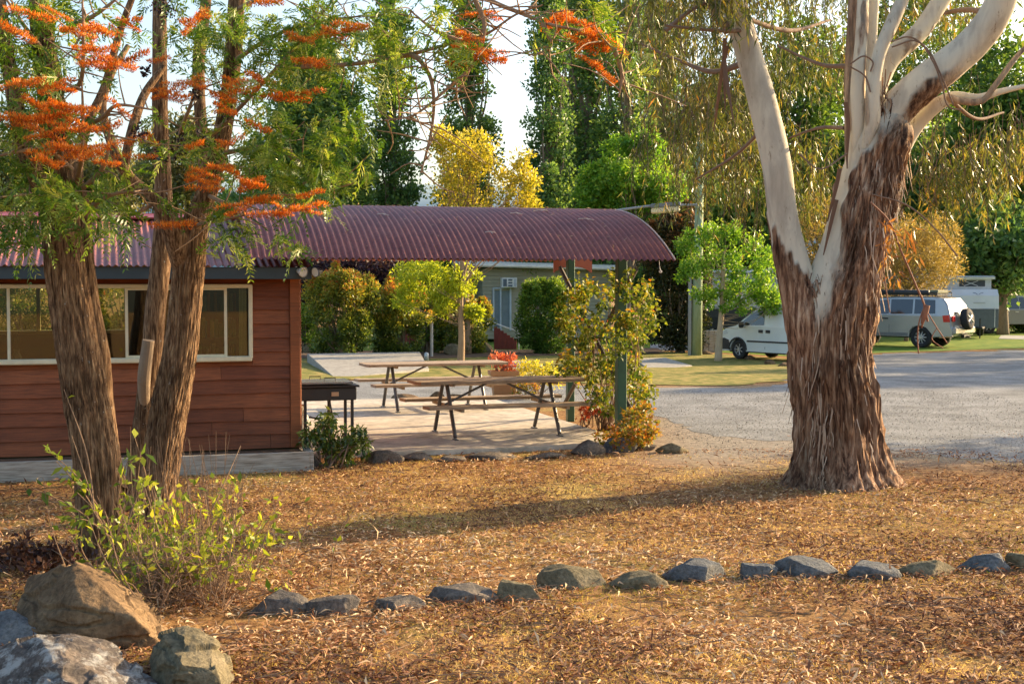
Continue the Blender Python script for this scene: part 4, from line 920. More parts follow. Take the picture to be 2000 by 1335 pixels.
# ------------------------------------------------------------------ rocks
def rock_mat(name, cols, sc=5, lich=None, bm_=.7):
    m, t, b, o = mat_new(name); n = noise(t, sc, 10, .72); r = ramp(t, cols); 
    r.color_ramp.elements[0].position = .3; r.color_ramp.elements[-1].position = .7; t.links.new(n.outputs[0], r.inputs[0])
    n2 = noise(t, sc*9, 5, .7); r2 = ramp(t, [(.62,.62,.62),(1.25,1.25,1.25)], [.35,.65]); t.links.new(n2.outputs[0], r2.inputs[0])
    c = mixc(t, 1.0, r.outputs[0], r2.outputs[0], 'MULTIPLY')
    if lich:
        n3 = noise(t, 7, 8, .75); r3 = ramp(t, [(0,0,0),(1,1,1)], [.50,.60]); t.links.new(n3.outputs[0], r3.inputs[0]); c = mixc(t, r3.outputs[0], c, lich)
    t.links.new(c, b.inputs['Base Color']); b.inputs['Roughness'].default_value = .92; b.inputs['Specular IOR Level'].default_value = .15
    ad = t.nodes.new('ShaderNodeMath'); ad.operation = 'ADD'; t.links.new(n.outputs[0], ad.inputs[0]); t.links.new(n2.outputs[0], ad.inputs[1])
    t.links.new(bump(t, ad.outputs[0], bm_, .02), b.inputs['Normal']); return m
M_rk_brown = rock_mat('brown_rock', [(.08,.05,.028),(.17,.11,.06),(.29,.19,.10)], 3)
M_rk_lich = rock_mat('lichen_rock', [(.04,.035,.033),(.12,.10,.085),(.22,.17,.13)], 4, (.36,.345,.31))
M_rk_olive = rock_mat('olive_rock', [(.09,.075,.045),(.18,.15,.09),(.27,.22,.14)], 4)
M_rk_blue = rock_mat('blue_grey_rock', [(.07,.075,.08),(.14,.145,.145),(.25,.235,.205)], 5)
M_rk_warm = rock_mat('dark_warm_rock', [(.055,.05,.045),(.15,.13,.11),(.28,.22,.16)], 5)
def rock(label, c, size, seed, mat, rz=0, cuts=9, sub=5, group=None, name='rock', planes=None, na=.10):
    bm = bmesh.new(); bmesh.ops.create_icosphere(bm, subdivisions=sub, radius=1)
    V = np.array([v.co[:] for v in bm.verts]); r_ = np.random.default_rng(seed)
    N = unit(r_.normal(size=(cuts,3))); D = r_.uniform(.55,.88,cuts)
    if planes is not None:
        pn = np.array([p[:3] for p in planes], float); N = np.concatenate([unit(pn), N]); D = np.concatenate([[p[3] for p in planes], D])
    for n_, d_ in zip(N, D):
        h = V@n_ - d_; V = V - np.where(h > 0, h*.96, 0)[:,None]*n_
    V = V*(1 + na*(fbm(V*1.7, seed, 4)-.5)[:,None]*1.6 + na*.35*(fbm(V*7, seed+5, 4)-.5)[:,None])
    V = V*np.array(size)/2
    me = bpy.data.meshes.new(name); bm.verts.ensure_lookup_table()
    for v, q in zip(bm.verts, V): v.co = q
    bm.to_mesh(me); bm.free(); me.polygons.foreach_set('use_smooth', [True]*len(me.polygons)); me.materials.append(mat)
    o = bpy.data.objects.new(name, me); COL.objects.link(o); o.location = tuple(float(a) for a in c); o.rotation_euler = (0,0,rz)
    return tag(o, label, 'rock', group)
def rockpx(label, x0, x1, ytop, ybot, seed, mat, name='rock', depth=.8, sink=.3, **k):
    """rock whose outline spans x0..x1, ytop..ybot of the photo"""
    g = G((x0+x1)/2, ybot); s = g[1]/F_PX; wd = (x1-x0)*s; h = (ybot-ytop)*s*1.0
    full = h/(1-sink); c = (g[0], g[1]+wd*depth/2*.9, g[2]+h-full/2)
    return rock(label, c, (wd*1.2, wd*depth, full*1.12), seed, mat, name=name, **k)
def hull_rock(label, pts, mat, seed, amp=.03, cut=3, name='boulder'):
    """angular boulder: hull of given corners (world), subdivided and roughened"""
    pts = np.array(pts, float); c = pts.mean(0); bm = bmesh.new()
    for q in pts - c: bm.verts.new(q)
    r = bmesh.ops.convex_hull(bm, input=bm.verts); bmesh.ops.delete(bm, geom=[v for v in bm.verts if not v.link_faces], context='VERTS')
    bmesh.ops.triangulate(bm, faces=bm.faces)
    for k, sm in ((3, .12), (3, .03), (2, 0)): bmesh.ops.subdivide_edges(bm, edges=bm.edges[:], cuts=k, use_grid_fill=True, smooth=0)
    bmesh.ops.smooth_vert(bm, verts=bm.verts, factor=.5, use_axis_x=True, use_axis_y=True, use_axis_z=True)
    for _ in range(5): bmesh.ops.smooth_vert(bm, verts=bm.verts, factor=.5, use_axis_x=True, use_axis_y=True, use_axis_z=True)
    bmesh.ops.recalc_face_normals(bm, faces=bm.faces); bm.normal_update()
    V = np.array([v.co[:] for v in bm.verts]); N = np.array([v.normal[:] for v in bm.verts])
    n1 = fbm(V*3.2, seed, 5)-.5; n2 = fbm(V*14, seed+3, 4)-.5; st = fbm(V*np.array([2.,2.,7.]), seed+7, 3); st = np.abs(st*2-1)
    V = V + N*(amp*2.2*n1 + amp*.7*n2 - amp*.8*(st < .12))[:,None]
    for v, q in zip(bm.verts, V): v.co = q
    me = bpy.data.meshes.new(name); bm.to_mesh(me); bm.free(); me.polygons.foreach_set('use_smooth', [True]*len(me.polygons)); me.materials.append(mat)
    o = bpy.data.objects.new(name, me); COL.objects.link(o); o.location = tuple(c); return tag(o, label, 'boulder')
def PP(*a): return [P(x, y, d) for x, y, d in a]
hull_rock('large brown boulder with a sharp ridge leaning at the foot of the trees', PP((30,1185,8.45),(55,1125,8.6),(140,1095,8.4),(200,1112,8.8),(275,1150,8.9),(312,1198,8.8),(346,1252,8.35),(330,1272,8.1),(272,1306,8.0),(160,1290,7.95),(40,1240,8.1),(150,1180,8.05),(265,1205,8.0),(60,1300,8.6),(300,1290,9.0),(100,1290,9.2)), M_rk_brown, 5, .03)
hull_rock('front boulder mottled with pale lichen at the bottom left corner', PP((-90,1330,7.3),(-10,1268,7.4),(70,1230,7.3),(150,1222,7.35),(205,1240,7.4),(252,1282,7.3),(322,1340,7.1),(300,1420,6.9),(120,1430,6.75),(-80,1430,6.9),(80,1260,7.9),(220,1290,7.9),(120,1320,6.8),(300,1430,7.8),(-80,1400,8)), M_rk_lich, 21, .035)
hull_rock('rounded olive boulder behind the lichen boulder and right of the brown one', PP((288,1290,7.35),(312,1232,7.45),(365,1220,7.5),(415,1234,7.5),(446,1280,7.4),(460,1345,7.2),(450,1400,7.05),(300,1420,7.0),(350,1290,7.05),(420,1300,7.1),(300,1300,7.9),(440,1310,7.9),(370,1236,7.8)), M_rk_olive, 33, .03)
hull_rock('low grey green boulder at the left edge behind the lichen boulder', PP((-60,1200,8.2),(20,1190,8.2),(75,1215,8.2),(98,1262,8.0),(60,1300,7.9),(-60,1300,7.9),(-40,1230,8.7),(80,1260,8.7)), M_rk_blue, 41, .025)
g = G(70,1110); cl_ = None
edge = [(482,598,1155,1203,'dark fractured rock beside the sucker shrub, leftmost of the row',M_rk_warm),(600,698,1160,1203,'brown pointed rock second from the left of the row',M_rk_warm),(722,822,1166,1194,'low dark flat rock third from the left of the row',M_rk_warm),
  (840,962,1143,1180,'brown grey rock fourth from the left of the row',M_rk_warm),(968,1060,1130,1177,'pale rounded rock fifth from the left of the row',M_rk_olive),(1060,1200,1105,1150,'long grey brown rock sixth from the left of the row',M_rk_olive),
  (1195,1315,1116,1150,'low sunlit rock left of the biggest blue grey rock',M_rk_olive),(1308,1432,1086,1136,'biggest blue grey rock in the row with a flat top',M_rk_blue),(1437,1528,1094,1132,'dark blue pointed rock right of the biggest one',M_rk_blue),
  (1524,1650,1092,1130,'long grey rock with pale streaks under the gum trunk',M_rk_blue),(1650,1760,1095,1132,'smooth blue grey oval rock, fourth from the right of the row',M_rk_blue),(1758,1886,1090,1127,'grey brown oval rock third from the right of the row',M_rk_olive),(1890,1982,1077,1115,'dark blue layered rock second from the right of the row',M_rk_blue),(1976,2060,1076,1114,'pale rock cut by the right edge of the photo',M_rk_olive)]
for k, (a, b_, c, d, lb, mt) in enumerate(edge): rockpx(lb, a, b_, c, d, 100+k*7, mt, cuts=12, depth=.75, sink=.5, group='row of rocks across the leaf litter', na=.16, planes=[(rng.normal()*.15,rng.normal()*.1,1,.62)])
pe = [(716,782,882,905,'rounded brown rock right of the trailing shrub on the patio edge',M_rk_warm),(786,838,884,900,'small dark rock on the front edge of the patio',M_rk_warm),(852,905,890,902,'flat stone left in the patio front edge',M_rk_warm),(915,1010,888,900,'long flat stone in the middle of the patio front edge',M_rk_warm),(1118,1178,862,890,'grey rock on the right end of the patio front edge',M_rk_warm),
  (1176,1242,858,885,'blue grey rock under the orange leaved shrub',M_rk_blue),(1288,1345,866,886,'pale flat rock at the right of the orange leaved shrub',M_rk_olive),(590,628,892,912,'dark stone between the planter box and the trailing shrub',M_rk_warm),(1030,1100,886,897,'flat stone between the long flat one and the grey rock',M_rk_warm),(1240,1285,864,880,'brown stone at the foot of the orange leaved shrub',M_rk_warm)]
for k, (a, b_, c, d, lb, mt) in enumerate(pe): rockpx(lb, a, b_, c, d, 300+k*5, mt, cuts=9, depth=.8, sub=4, group='rocks edging the patio', na=.12)
for k, (a, b_, c, d, lb) in enumerate([(760,812,771,782,'low brown rock behind the left end of the front bench'),(840,868,766,783,'pointed brown rock at the back edge of the patio'),(872,905,770,783,'pale rock at the back edge of the patio')]):
    rockpx(lb, a, b_, c, d, 400+k, M_rk_brown, sub=4, group='rocks at the back of the patio')

# ------------------------------------------------------------------ leaf litter and dry grass (uncountable)
M_litter = leaf_mat('fallen_leaf', [(.09,.035,.02),(.25,.105,.048),(.42,.21,.095),(.58,.36,.18),(.74,.56,.34)], .12, [0,.25,.5,.75,1], rough=.7, spec=.25, tint=(1,.85,.6))
def scatter(N, y0, y1, power=1.6, xr=.42):
    u = rng.random(N); y = y0 + (y1-y0)*u**power; x = rng.uniform(-1, 1, N)*(xr*y+.6); return x, y
x, y = scatter(150000, 6.3, 19.5); den = fbm(np.stack([x*1.6, y*1.6, x*0], -1), 81, 4)
rel_ = Lw(0,0); lx = (x-C0[0])*ex_[0] + (y-C0[1])*ex_[1]; ly = (x-C0[0])*ey_[0] + (y-C0[1])*ey_[1]
ok = ((lx > 5.0) | (ly < .25)) & ((lx > .1) | (ly < -.7)) & (den*1.35-.175 + rng.random(len(x))*.36 > .50 + .25*sstep(13.5,16.5,y)*(x > 1.0)) & ~((y > 17.5) & (x > -1)& (rng.random(len(x)) < .93))
x, y = x[ok], y[ok]; N = len(x); z = tz(x, y) + rng.uniform(.002,.03,N)
ax = np.stack([rng.normal(size=N), rng.normal(size=N), rng.normal(size=N)*.28], 1); nr = unit(rng.normal(size=(N,3))*.45+np.array([0,0,1.]))
big = fbm(np.stack([x*.7, y*.7, x*0+3], -1), 83, 3)
tone = np.clip(rng.random(N)**1.3*.85 + (big-.5)*1.3 + .04, 0, 1)
v = leaf_verts(np.stack([x, y, z], 1), ax, rng.uniform(.03,.085,N), rng.uniform(.007,.017,N), nr, bend=.14)
o = fast_mesh('leaf_litter', v, 4, M_litter, None, tone=np.repeat(tone, 4)); tag(o, kind='stuff', label='brown and tan fallen gum leaves covering the ground')
M_grass = leaf_mat('dry_grass_blade', [(.12,.16,.03),(.34,.29,.07),(.60,.43,.15),(.78,.60,.28)], .35, [0,.3,.6,1], rough=.7, spec=.2)
x, y = scatter(170000, 6.3, 18.5); den = fbm(np.stack([x*.8, y*.8, x*0], -1), 91, 4)
lx = (x-C0[0])*ex_[0] + (y-C0[1])*ex_[1]; ly = (x-C0[0])*ey_[0] + (y-C0[1])*ey_[1]
ok = ((lx > 5.0) | (ly < .2)) & ((lx > .1) | (ly < -.65)) & (den + rng.random(len(x))*.22 > .54 + .15*sstep(13.5,16,y)*(x > 1.0)) & ~((y > 17) & (x > -1))
x, y, den = x[ok], y[ok], den[ok]; N = len(x); z = tz(x, y) - .002
ax = np.stack([rng.normal(size=N)*.9, rng.normal(size=N)*.9, rng.uniform(.15,.9,N)], 1)
gr = fbm(np.stack([x*.5, y*.5, x*0+9], -1), 95, 3)
tone = np.clip(rng.random(N)*.75 + (.55-gr)*2.2 + .15, 0, 1)
v = leaf_verts(np.stack([x, y, z], 1), ax, rng.uniform(.02,.055,N), rng.uniform(.003,.006,N), bend=.1)
o = fast_mesh('dry_grass', v, 4, M_grass, None, tone=np.repeat(tone, 4)); tag(o, kind='stuff', label='short dry yellow grass between the fallen leaves')
x, y = scatter(5200, 6.3, 17, 1.3); lx = (x-C0[0])*ex_[0] + (y-C0[1])*ex_[1]; ly = (x-C0[0])*ey_[0] + (y-C0[1])*ey_[1]
ok = ((lx > 5.0) | (ly < .1)) & ((lx > .1) | (ly < -.7)); x, y = x[ok], y[ok]; N = len(x)
v = leaf_verts(np.stack([x, y, tz(x, y)+rng.uniform(.01,.035,N)], 1), np.stack([rng.normal(size=N), rng.normal(size=N), rng.normal(size=N)*.35], 1), rng.uniform(.07,.14,N), rng.uniform(.009,.018,N), unit(rng.normal(size=(N,3))*.5+np.array([0,0,1.])), bend=.22)
o = fast_mesh('large_fallen_leaves', v, 4, M_litter, None, tone=np.repeat(rng.random(N), 4)); tag(o, kind='stuff', label='long curled gum leaves and bark flakes on the ground')
x, y = scatter(1500, 6.3, 16, 1.3); lx = (x-C0[0])*ex_[0] + (y-C0[1])*ex_[1]; ly = (x-C0[0])*ey_[0] + (y-C0[1])*ey_[1]
ok = ((lx > 5.0) | (ly < .1)) & ((lx > .1) | (ly < -.7)); x, y = x[ok], y[ok]; mb = MB()
for a, c in zip(x, y):
    q = np.array([a, c, float(tz(a, c))+.02]); d = rng.normal(size=3)*[1,1,.08]; d = unit(d)*rng.uniform(.06,.22); k = rng.normal(size=3)*.015
    mb.tube([q-d, q+k, q+d*.8], [.0035,.003,.002], 4, cap=False)
o = mb.build('fallen_twigs', M_dry); tag(o, kind='stuff', label='thin dry twigs scattered in the leaf litter')
N = 420; a = rng.uniform(-.6, 4.4, N); y = -.6 + 3.4*rng.random(N)**1.2; q = np.array([Lw(i, j, arcz(j)+.022) for i, j in zip(a, y)])
v = leaf_verts(q, np.stack([rng.normal(size=N), rng.normal(size=N)*.6, rng.normal(size=N)*.15], 1), rng.uniform(.03,.07,N), rng.uniform(.006,.014,N), unit(rng.normal(size=(N,3))*.2+np.array([0,-.3,1.])), bend=.1)
o = fast_mesh('roof_leaves', v, 4, M_litter, None, tone=np.repeat(rng.random(N)**.6, 4)); tag(o, kind='stuff', label='small dry leaves lying on the arched roof')
# a few named fallen sticks
rr = random.Random(6)
for k, (x_, y_, L, a, lb) in enumerate([(1740,1115,.35,.6,'thin forked stick lying against the blue oval rock'),(1890,985,.45,-.3,'pale stick on the ground right of the gum trunk'),(1850,1180,.3,.4,'pale bark strip on the ground below the right rocks'),(1330,1110,.25,1.2,'dry grass stick in front of the biggest blue grey rock'),(1700,930,.3,.1,'stick at the right foot of the gum trunk'),(620,1080,.2,.2,'short stick in the trunk shadow')]):
    g = G(x_, y_); b = MB(); q, r = smooth_path([(-L/2,0,.015),(0,.03,.04),(L/2,-.01,.02)],[.006,.008,.004],10); b.tube(q, r, 6); b.tube([(0,.03,.04),(L*.2,.1,.06)],.004,5)
    o = b.build('fallen_stick', M_dry, smooth=True); o.location = tuple(g); o.rotation_euler = (0,0,a); tag(o, lb, 'stick', 'sticks on the leaf litter')

# loose gravel scattered over the road and its edge
x = rng.uniform(.6, 9, 26000); y = rng.uniform(14.5, 27, 26000)
lx = (x-C0[0])*ex_[0] + (y-C0[1])*ex_[1]; den = fbm(np.stack([x*1.2, y*1.2, x*0], -1), 121, 3); nr_ = sstep(14.8, 17.5, y - .12*(x-3))
ok = (lx > 5.2) & (rng.random(len(x)) < nr_*(.3+den)); x, y = x[ok], y[ok]; N = len(x); z = tz(x, y) + .008
v = leaf_verts(np.stack([x, y, z], 1), np.stack([rng.normal(size=N), rng.normal(size=N), rng.normal(size=N)*.5], 1), rng.uniform(.008,.022,N), rng.uniform(.008,.02,N), unit(rng.normal(size=(N,3))*.5+np.array([0,0,1.])), bend=.5)
o = fast_mesh('loose_gravel', v, 4, leaf_mat('gravel_stone', [(.14,.13,.12),(.26,.245,.22),(.40,.38,.34)], 0, rough=.9, spec=.2), None, tone=np.repeat(rng.random(N), 4)); tag(o, kind='stuff', label='loose grey gravel stones along the road edge')
# ------------------------------------------------------------------ plants round the shelter
M_vine = leaf_mat('vine_leaf', [(.025,.06,.010),(.075,.13,.02),(.20,.24,.032),(.42,.35,.055),(.55,.20,.03),(.42,.08,.02)], .45, [0,.3,.58,.82,.93,1], rough=.5, spec=.3)
def px_clumps(spec, d0, jd, r):
    """spec: (x, y, rx, ry, n) ellipses"""
    out = []
    for (x, y, rx, ry, n) in spec:
        for _ in range(n):
            a = rng.random()*6.283; q = math.sqrt(rng.random()); out.append((*P(x+rx*q*math.cos(a), y+ry*q*math.sin(a), d0+rng.uniform(-jd,jd)), r*rng.uniform(.7,1.3)))
    return np.array(out)
def bush(name, label, base, cl, nl, L, W, lm, droop=0, cat='shrub', group=None, stems=14, tone_h=.15, shell=.5, up=0, sr=.012):
    t = thing(name, label, cat, tuple(base), 0, group); mb = MB(); B = np.array(base)
    for i in rng.permutation(len(cl))[:stems]:
        c = cl[i,:3]; p = B + np.array([rng.normal()*.06, rng.normal()*.06, -.02]); q, r = smooth_path([p, (p+c)/2+rng.normal(size=3)*.06, c], [sr, sr*.7, sr*.3], 10); mb.tube(q, r, 5, cap=False)
    mb.build('stems', M_twig, t, world=True)
    v, tn, _ = clump_leaves(cl, nl, L, W, droop, tone_h=tone_h, shell=shell, up=up); fast_mesh('foliage', v, 4, lm, t, tone=tn); return t
cl = px_clumps([(1150,620,55,60,34),(1250,620,34,70,24),(1190,690,85,48,52),(1205,760,72,44,50),(1140,565,28,22,8),(1262,580,18,35,8),(1105,610,18,50,10),(1110,720,16,30,8),(1195,560,20,30,6)], 19.2, 1.0, .10)
bush('climbing_vine', 'green and yellow vine climbing the braced end of the picnic shelter', G(1185,838), cl, 24, .07, .048, M_vine, droop=.7, cat='vine', stems=40)
M_orange = leaf_mat('orange_shrub_leaf', [(.05,.09,.018),(.15,.18,.03),(.32,.26,.045),(.52,.22,.04),(.40,.09,.03)], .42)
cl = px_clumps([(1240,835,44,30,26),(1212,857,50,16,20),(1250,803,22,12,6)], 17.4, .35, .08)
bush('orange_shrub', 'orange and green leaved shrub at the foot of the front green post', G(1240,872), cl, 30, .06, .035, M_orange, stems=20)
cl2 = px_clumps([(1222,560,16,30,9),(1205,660,20,40,10),(1240,640,16,40,8),(1218,620,14,24,6)], 17.75, .12, .07)
bush('climbing_vine', 'vine strand wrapped round the upper half of the front green post', G(1226,838), cl2, 15, .065, .045, M_vine, droop=.7, cat='vine', stems=6)
M_red = leaf_mat('dark_red_leaf', [(.20,.03,.02),(.45,.07,.03),(.60,.18,.06)], .4)
cl = px_clumps([(1150,800,26,14,12)], 19.0, .2, .06); bush('red_leaved_plant', 'small dark red leaved plant behind the orange shrub', G(1150,832), cl, 26, .05, .03, M_red, stems=8)
M_trail = leaf_mat('dark_glossy_leaf', [(.02,.05,.012),(.05,.10,.018),(.14,.20,.03),(.34,.34,.08)], .3, rough=.3, spec=.6)
cl = px_clumps([(650,855,42,28,26),(690,870,36,20,14),(610,850,20,20,8),(660,890,28,18,10),(640,825,22,14,7),(705,850,22,14,6)], 16.0, .22, .07)
bush('trailing_shrub', 'dark drooping shrub below the barbecue at the patio corner', G(645,912), cl, 22, .085, .030, M_trail, droop=.9, stems=24)

# potted and yellow plants behind the tables
pb = G(983,776); pot = thing('terracotta_planter', 'square terracotta planter holding the red flowering plant', 'planter', tuple(pb), R(8))
M_terra = noisy('terracotta', [(.42,.19,.07),(.56,.29,.12)], 6, .8)
b = MB(); v = []
for z_, w_ in ((0,.36),(.42,.44),(.42,.52),(.50,.53),(.50,.46),(.44,.45)): v.append([(s*w_/2, u*w_*.42, z_) for s, u in ((-1,-1),(1,-1),(1,1),(-1,1))])
V = np.array(v); F = [(i*4+j, i*4+(j+1)%4, (i+1)*4+(j+1)%4, (i+1)*4+j) for i in range(5) for j in range(4)] + [(3,2,1,0),(20,21,22,23)]
b.add(V.reshape(-1,3), F); o = b.build('pot', M_terra, pot)
M_redf = leaf_mat('red_flower', [(.14,.15,.03),(.48,.09,.045),(.68,.16,.08),(.74,.32,.20)], .35, [0,.25,.6,1])
cl = px_clumps([(984,712,22,12,20),(978,696,22,5,8),(1002,700,8,6,4)], pb[1]+.1, .15, .07); bush('red_flowering_plant', 'red flowering plant growing in the terracotta planter', pb+[0,.1,.45], cl, 30, .045, .03, M_redf, cat='plant', stems=10)
M_yell = leaf_mat('yellow_leaf', [(.18,.24,.02),(.45,.46,.04),(.72,.62,.06),(.78,.52,.10)], .45)
cl = px_clumps([(1050,722,42,14,26),(1020,715,18,8,6),(1075,740,20,16,10)], 25.6, .3, .09); bush('yellow_shrub', 'low yellow leaved shrub right of the terracotta planter', G(1050,772), cl, 26, .06, .03, M_yell, stems=16)
cl = px_clumps([(1025,755,24,14,14)], 25.0, .2, .08); bush('orange_leaved_plant', 'low green and orange plant under the yellow shrub', G(1025,778), cl, 24, .055, .035, M_orange, cat='plant', stems=10)
for k, (x, y0, y1, lb) in enumerate([(797,690,706,'left pale metal can behind the farther picnic table'),(833,688,704,'right pale metal can behind the farther picnic table')]):
    g = G(x, y1); s = g[1]/F_PX; h = (y1-y0)*s; c = thing('metal_can', lb, 'can', tuple(g), 0, 'pale cans behind the picnic table')
    b = MB(); b.lathe([(0,0),(.07,0),(.07,h*.85),(.055,h*.9),(.05,h),(0,h)], n=16); b.build('can_body', plain('pale_tin',(.62,.64,.64),.4,.2), c, smooth=True)
    b = MB(); b.lathe([(.072,h*.8),(.076,h*.82),(.072,h*.84)], n=16); b.build('rim', M_white, c)
g = G(815,704); b = MB(); b.box((0,0,.06),(.22,.12,.12), bev=.015); o = b.build('stone_block', M_conc2); o.location = g; tag(o, 'pale block between the two metal cans', 'block')

M_trunk_tan = noisy('tan_bark', [(.16,.10,.055),(.32,.21,.12),(.42,.29,.17)], 6, .9, 6, stretch=(3,3,1), bmp=.4)
# ------------------------------------------------------------------ shrubs of the far garden bed
M_phot = leaf_mat('photinia_leaf', [(.04,.08,.015),(.10,.16,.025),(.26,.30,.04),(.50,.45,.07),(.66,.36,.07),(.62,.14,.04)], .42, [0,.35,.58,.76,.9,1], rough=.4, spec=.5)
M_green1 = leaf_mat('mid_green_leaf', [(.03,.075,.015),(.07,.155,.02),(.16,.28,.035),(.34,.44,.07)], .43)
M_darkleaf = leaf_mat('dark_leaf', [(.012,.022,.008),(.035,.05,.014),(.09,.07,.025),(.30,.13,.05),(.42,.18,.06)], .3, [0,.45,.7,.88,1])
def shrub_px(name, label, x0, x1, y0, y1, lm, K, nl, L=.10, W=.05, rr=.22, top=.0, group='shrubs in the garden bed behind the patio', yb=None, toneh=.2, up=.3):
    g = G((x0+x1)/2, yb or y1); s = g[1]/F_PX; w_ = (x1-x0)*s/2*1.12; h = (y1-y0)*s*1.06; cl = []
    while len(cl) < K:
        q = rng.uniform(-1,1,3); 
        if np.linalg.norm(q[:2]) > 1: continue
        f = (q[2]+1)/2; lim = min(1, .75+.6*f) if f < .5 else math.sqrt(max(0, 1-((f-.5)/.5)**5))
        if np.linalg.norm(q[:2]) > lim*(.8+.2*rng.random()): continue
        if np.linalg.norm(q[:2]) < .35*lim and f < .8: continue
        cl.append((g[0]+q[0]*(w_-rr*.6), g[1]+q[1]*w_*.7+w_*.5, g[2]+rr*.4+f*(h-rr*.8), rr*rng.uniform(.7,1.25)))
    for _ in range(K//9):                                   # upright new shoots break the outline
        a = rng.random()*6.283; q = w_*.85*math.sqrt(rng.random()); zz = h*rng.uniform(.92,1.06)*(1-.25*(q/w_)**2)
        for e in range(3): cl.append((g[0]+q*math.cos(a), g[1]+w_*.5+q*.7*math.sin(a), g[2]+zz-e*.13*h*.5, rr*(.35+.2*e)))
    cl = np.array(cl); t = thing(name, label, 'shrub', tuple(g+[0,w_*.5,0]), 0, group)
    mb = MB(); B = np.array(t.location)
    for i in rng.permutation(len(cl))[:26]:
        q, r = smooth_path([B+rng.normal(size=3)*[.1,.1,0], (B+cl[i,:3])/2+rng.normal(size=3)*.1, cl[i,:3]], [.03,.018,.006], 8); mb.tube(q, r, 5, cap=False)
    mb.build('stems', M_trunk, t, world=True)
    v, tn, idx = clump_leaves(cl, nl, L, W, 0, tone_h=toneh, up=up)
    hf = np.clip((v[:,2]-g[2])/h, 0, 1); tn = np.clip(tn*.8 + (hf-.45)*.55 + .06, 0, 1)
    fast_mesh('foliage', v, 4, lm, t, tone=tn); return t
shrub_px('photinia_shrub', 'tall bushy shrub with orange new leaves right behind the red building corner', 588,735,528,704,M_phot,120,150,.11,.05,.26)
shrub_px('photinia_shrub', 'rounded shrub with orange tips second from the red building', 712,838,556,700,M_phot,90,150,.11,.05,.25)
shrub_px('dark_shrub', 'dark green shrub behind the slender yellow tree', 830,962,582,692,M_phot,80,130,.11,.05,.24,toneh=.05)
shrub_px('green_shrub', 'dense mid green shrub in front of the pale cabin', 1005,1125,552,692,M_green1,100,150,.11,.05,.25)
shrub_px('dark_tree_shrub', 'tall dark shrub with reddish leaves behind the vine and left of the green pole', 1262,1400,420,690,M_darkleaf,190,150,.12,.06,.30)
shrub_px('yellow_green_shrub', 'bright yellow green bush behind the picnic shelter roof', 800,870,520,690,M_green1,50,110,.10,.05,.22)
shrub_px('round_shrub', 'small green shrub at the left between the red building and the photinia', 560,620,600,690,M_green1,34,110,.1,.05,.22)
# dark purple leaved tree behind the shrubs
M_purple = leaf_mat('purple_leaf', [(.012,.010,.018),(.030,.018,.035),(.07,.03,.05),(.12,.10,.06)], .25)
M_poplar = leaf_mat('poplar_leaf', [(.05,.12,.05),(.11,.22,.075),(.20,.33,.09),(.36,.46,.13)], .48, rough=.35, spec=.5)
M_broad = leaf_mat('broadleaf', [(.04,.085,.025),(.08,.165,.035),(.17,.28,.05),(.34,.44,.08)], .45)
M_olive = leaf_mat('olive_leaf', [(.05,.065,.03),(.11,.13,.05),(.21,.21,.08),(.34,.32,.13)], .4)
M_lime = leaf_mat('lime_leaf', [(.05,.15,.018),(.13,.30,.03),(.28,.46,.05),(.46,.58,.09)], .48)
M_gold = leaf_mat('golden_leaf', [(.20,.24,.03),(.42,.40,.05),(.66,.56,.07),(.80,.68,.14)], .5, rough=.5)
M_ylw = leaf_mat('yellow_green_leaf', [(.22,.32,.02),(.42,.50,.04),(.62,.64,.06)], .5)
def basexy(px, d): return np.array([(px-1000)/F_PX*d, d, float(tz((px-1000)/F_PX*d, d))])
def ellip(K, px, py, d, rx, ry, rr, rd=None, edge=.0):
    """clumps in an ellipsoid centred on px,py at depth d; rx, ry in photo px"""
    s = d/F_PX; c = P(px, py, d); out = []
    while len(out) < K:
        q = rng.uniform(-1,1,3); n = np.linalg.norm(q)
        if n > 1 or n < edge: continue
        out.append((c[0]+q[0]*rx*s, c[1]+q[1]*(rd or rx*s), c[2]+q[2]*ry*s, rr*rng.uniform(.6,1.3)))
    return np.array(out)
def btree(name, label, px, d, ells, nl, L, W, lm, tm=None, tr=.2, group=None, nmax=50, tone_h=.12, lr=.05, edge=.3, top=None, up=0., lean=0):
    B = basexy(px, d); cl = np.concatenate([ellip(K, x, y, d+dd, rx, ry, rr, edge=edge) for (K, x, y, dd, rx, ry, rr) in ells])
    ht = (top or cl[:,2].max()*.8) - B[2]; cl[:,:3] -= B
    tp = [(0,0,-.1),(rng.normal()*.1,0,ht*.35),(rng.normal()*.15+lean*.5,0,ht*.7),(lean,0,ht)]
    return crown_tree(name, label, 'tree', B, tp, [tr, tr*.8, tr*.5, tr*.12], cl, nl, L, W, lm, tm or M_trunk, group, tone_h=tone_h, lr=lr, nmax=nmax, up=up)
btree('purple_tree', 'dark purple leaved tree behind the shrubs and under the shelter roof line', 690, 50, [(150,680,535,0,115,45,.45),(40,600,560,0,40,45,.4)], 80, .16, .09, M_purple, tr=.12, nmax=30)
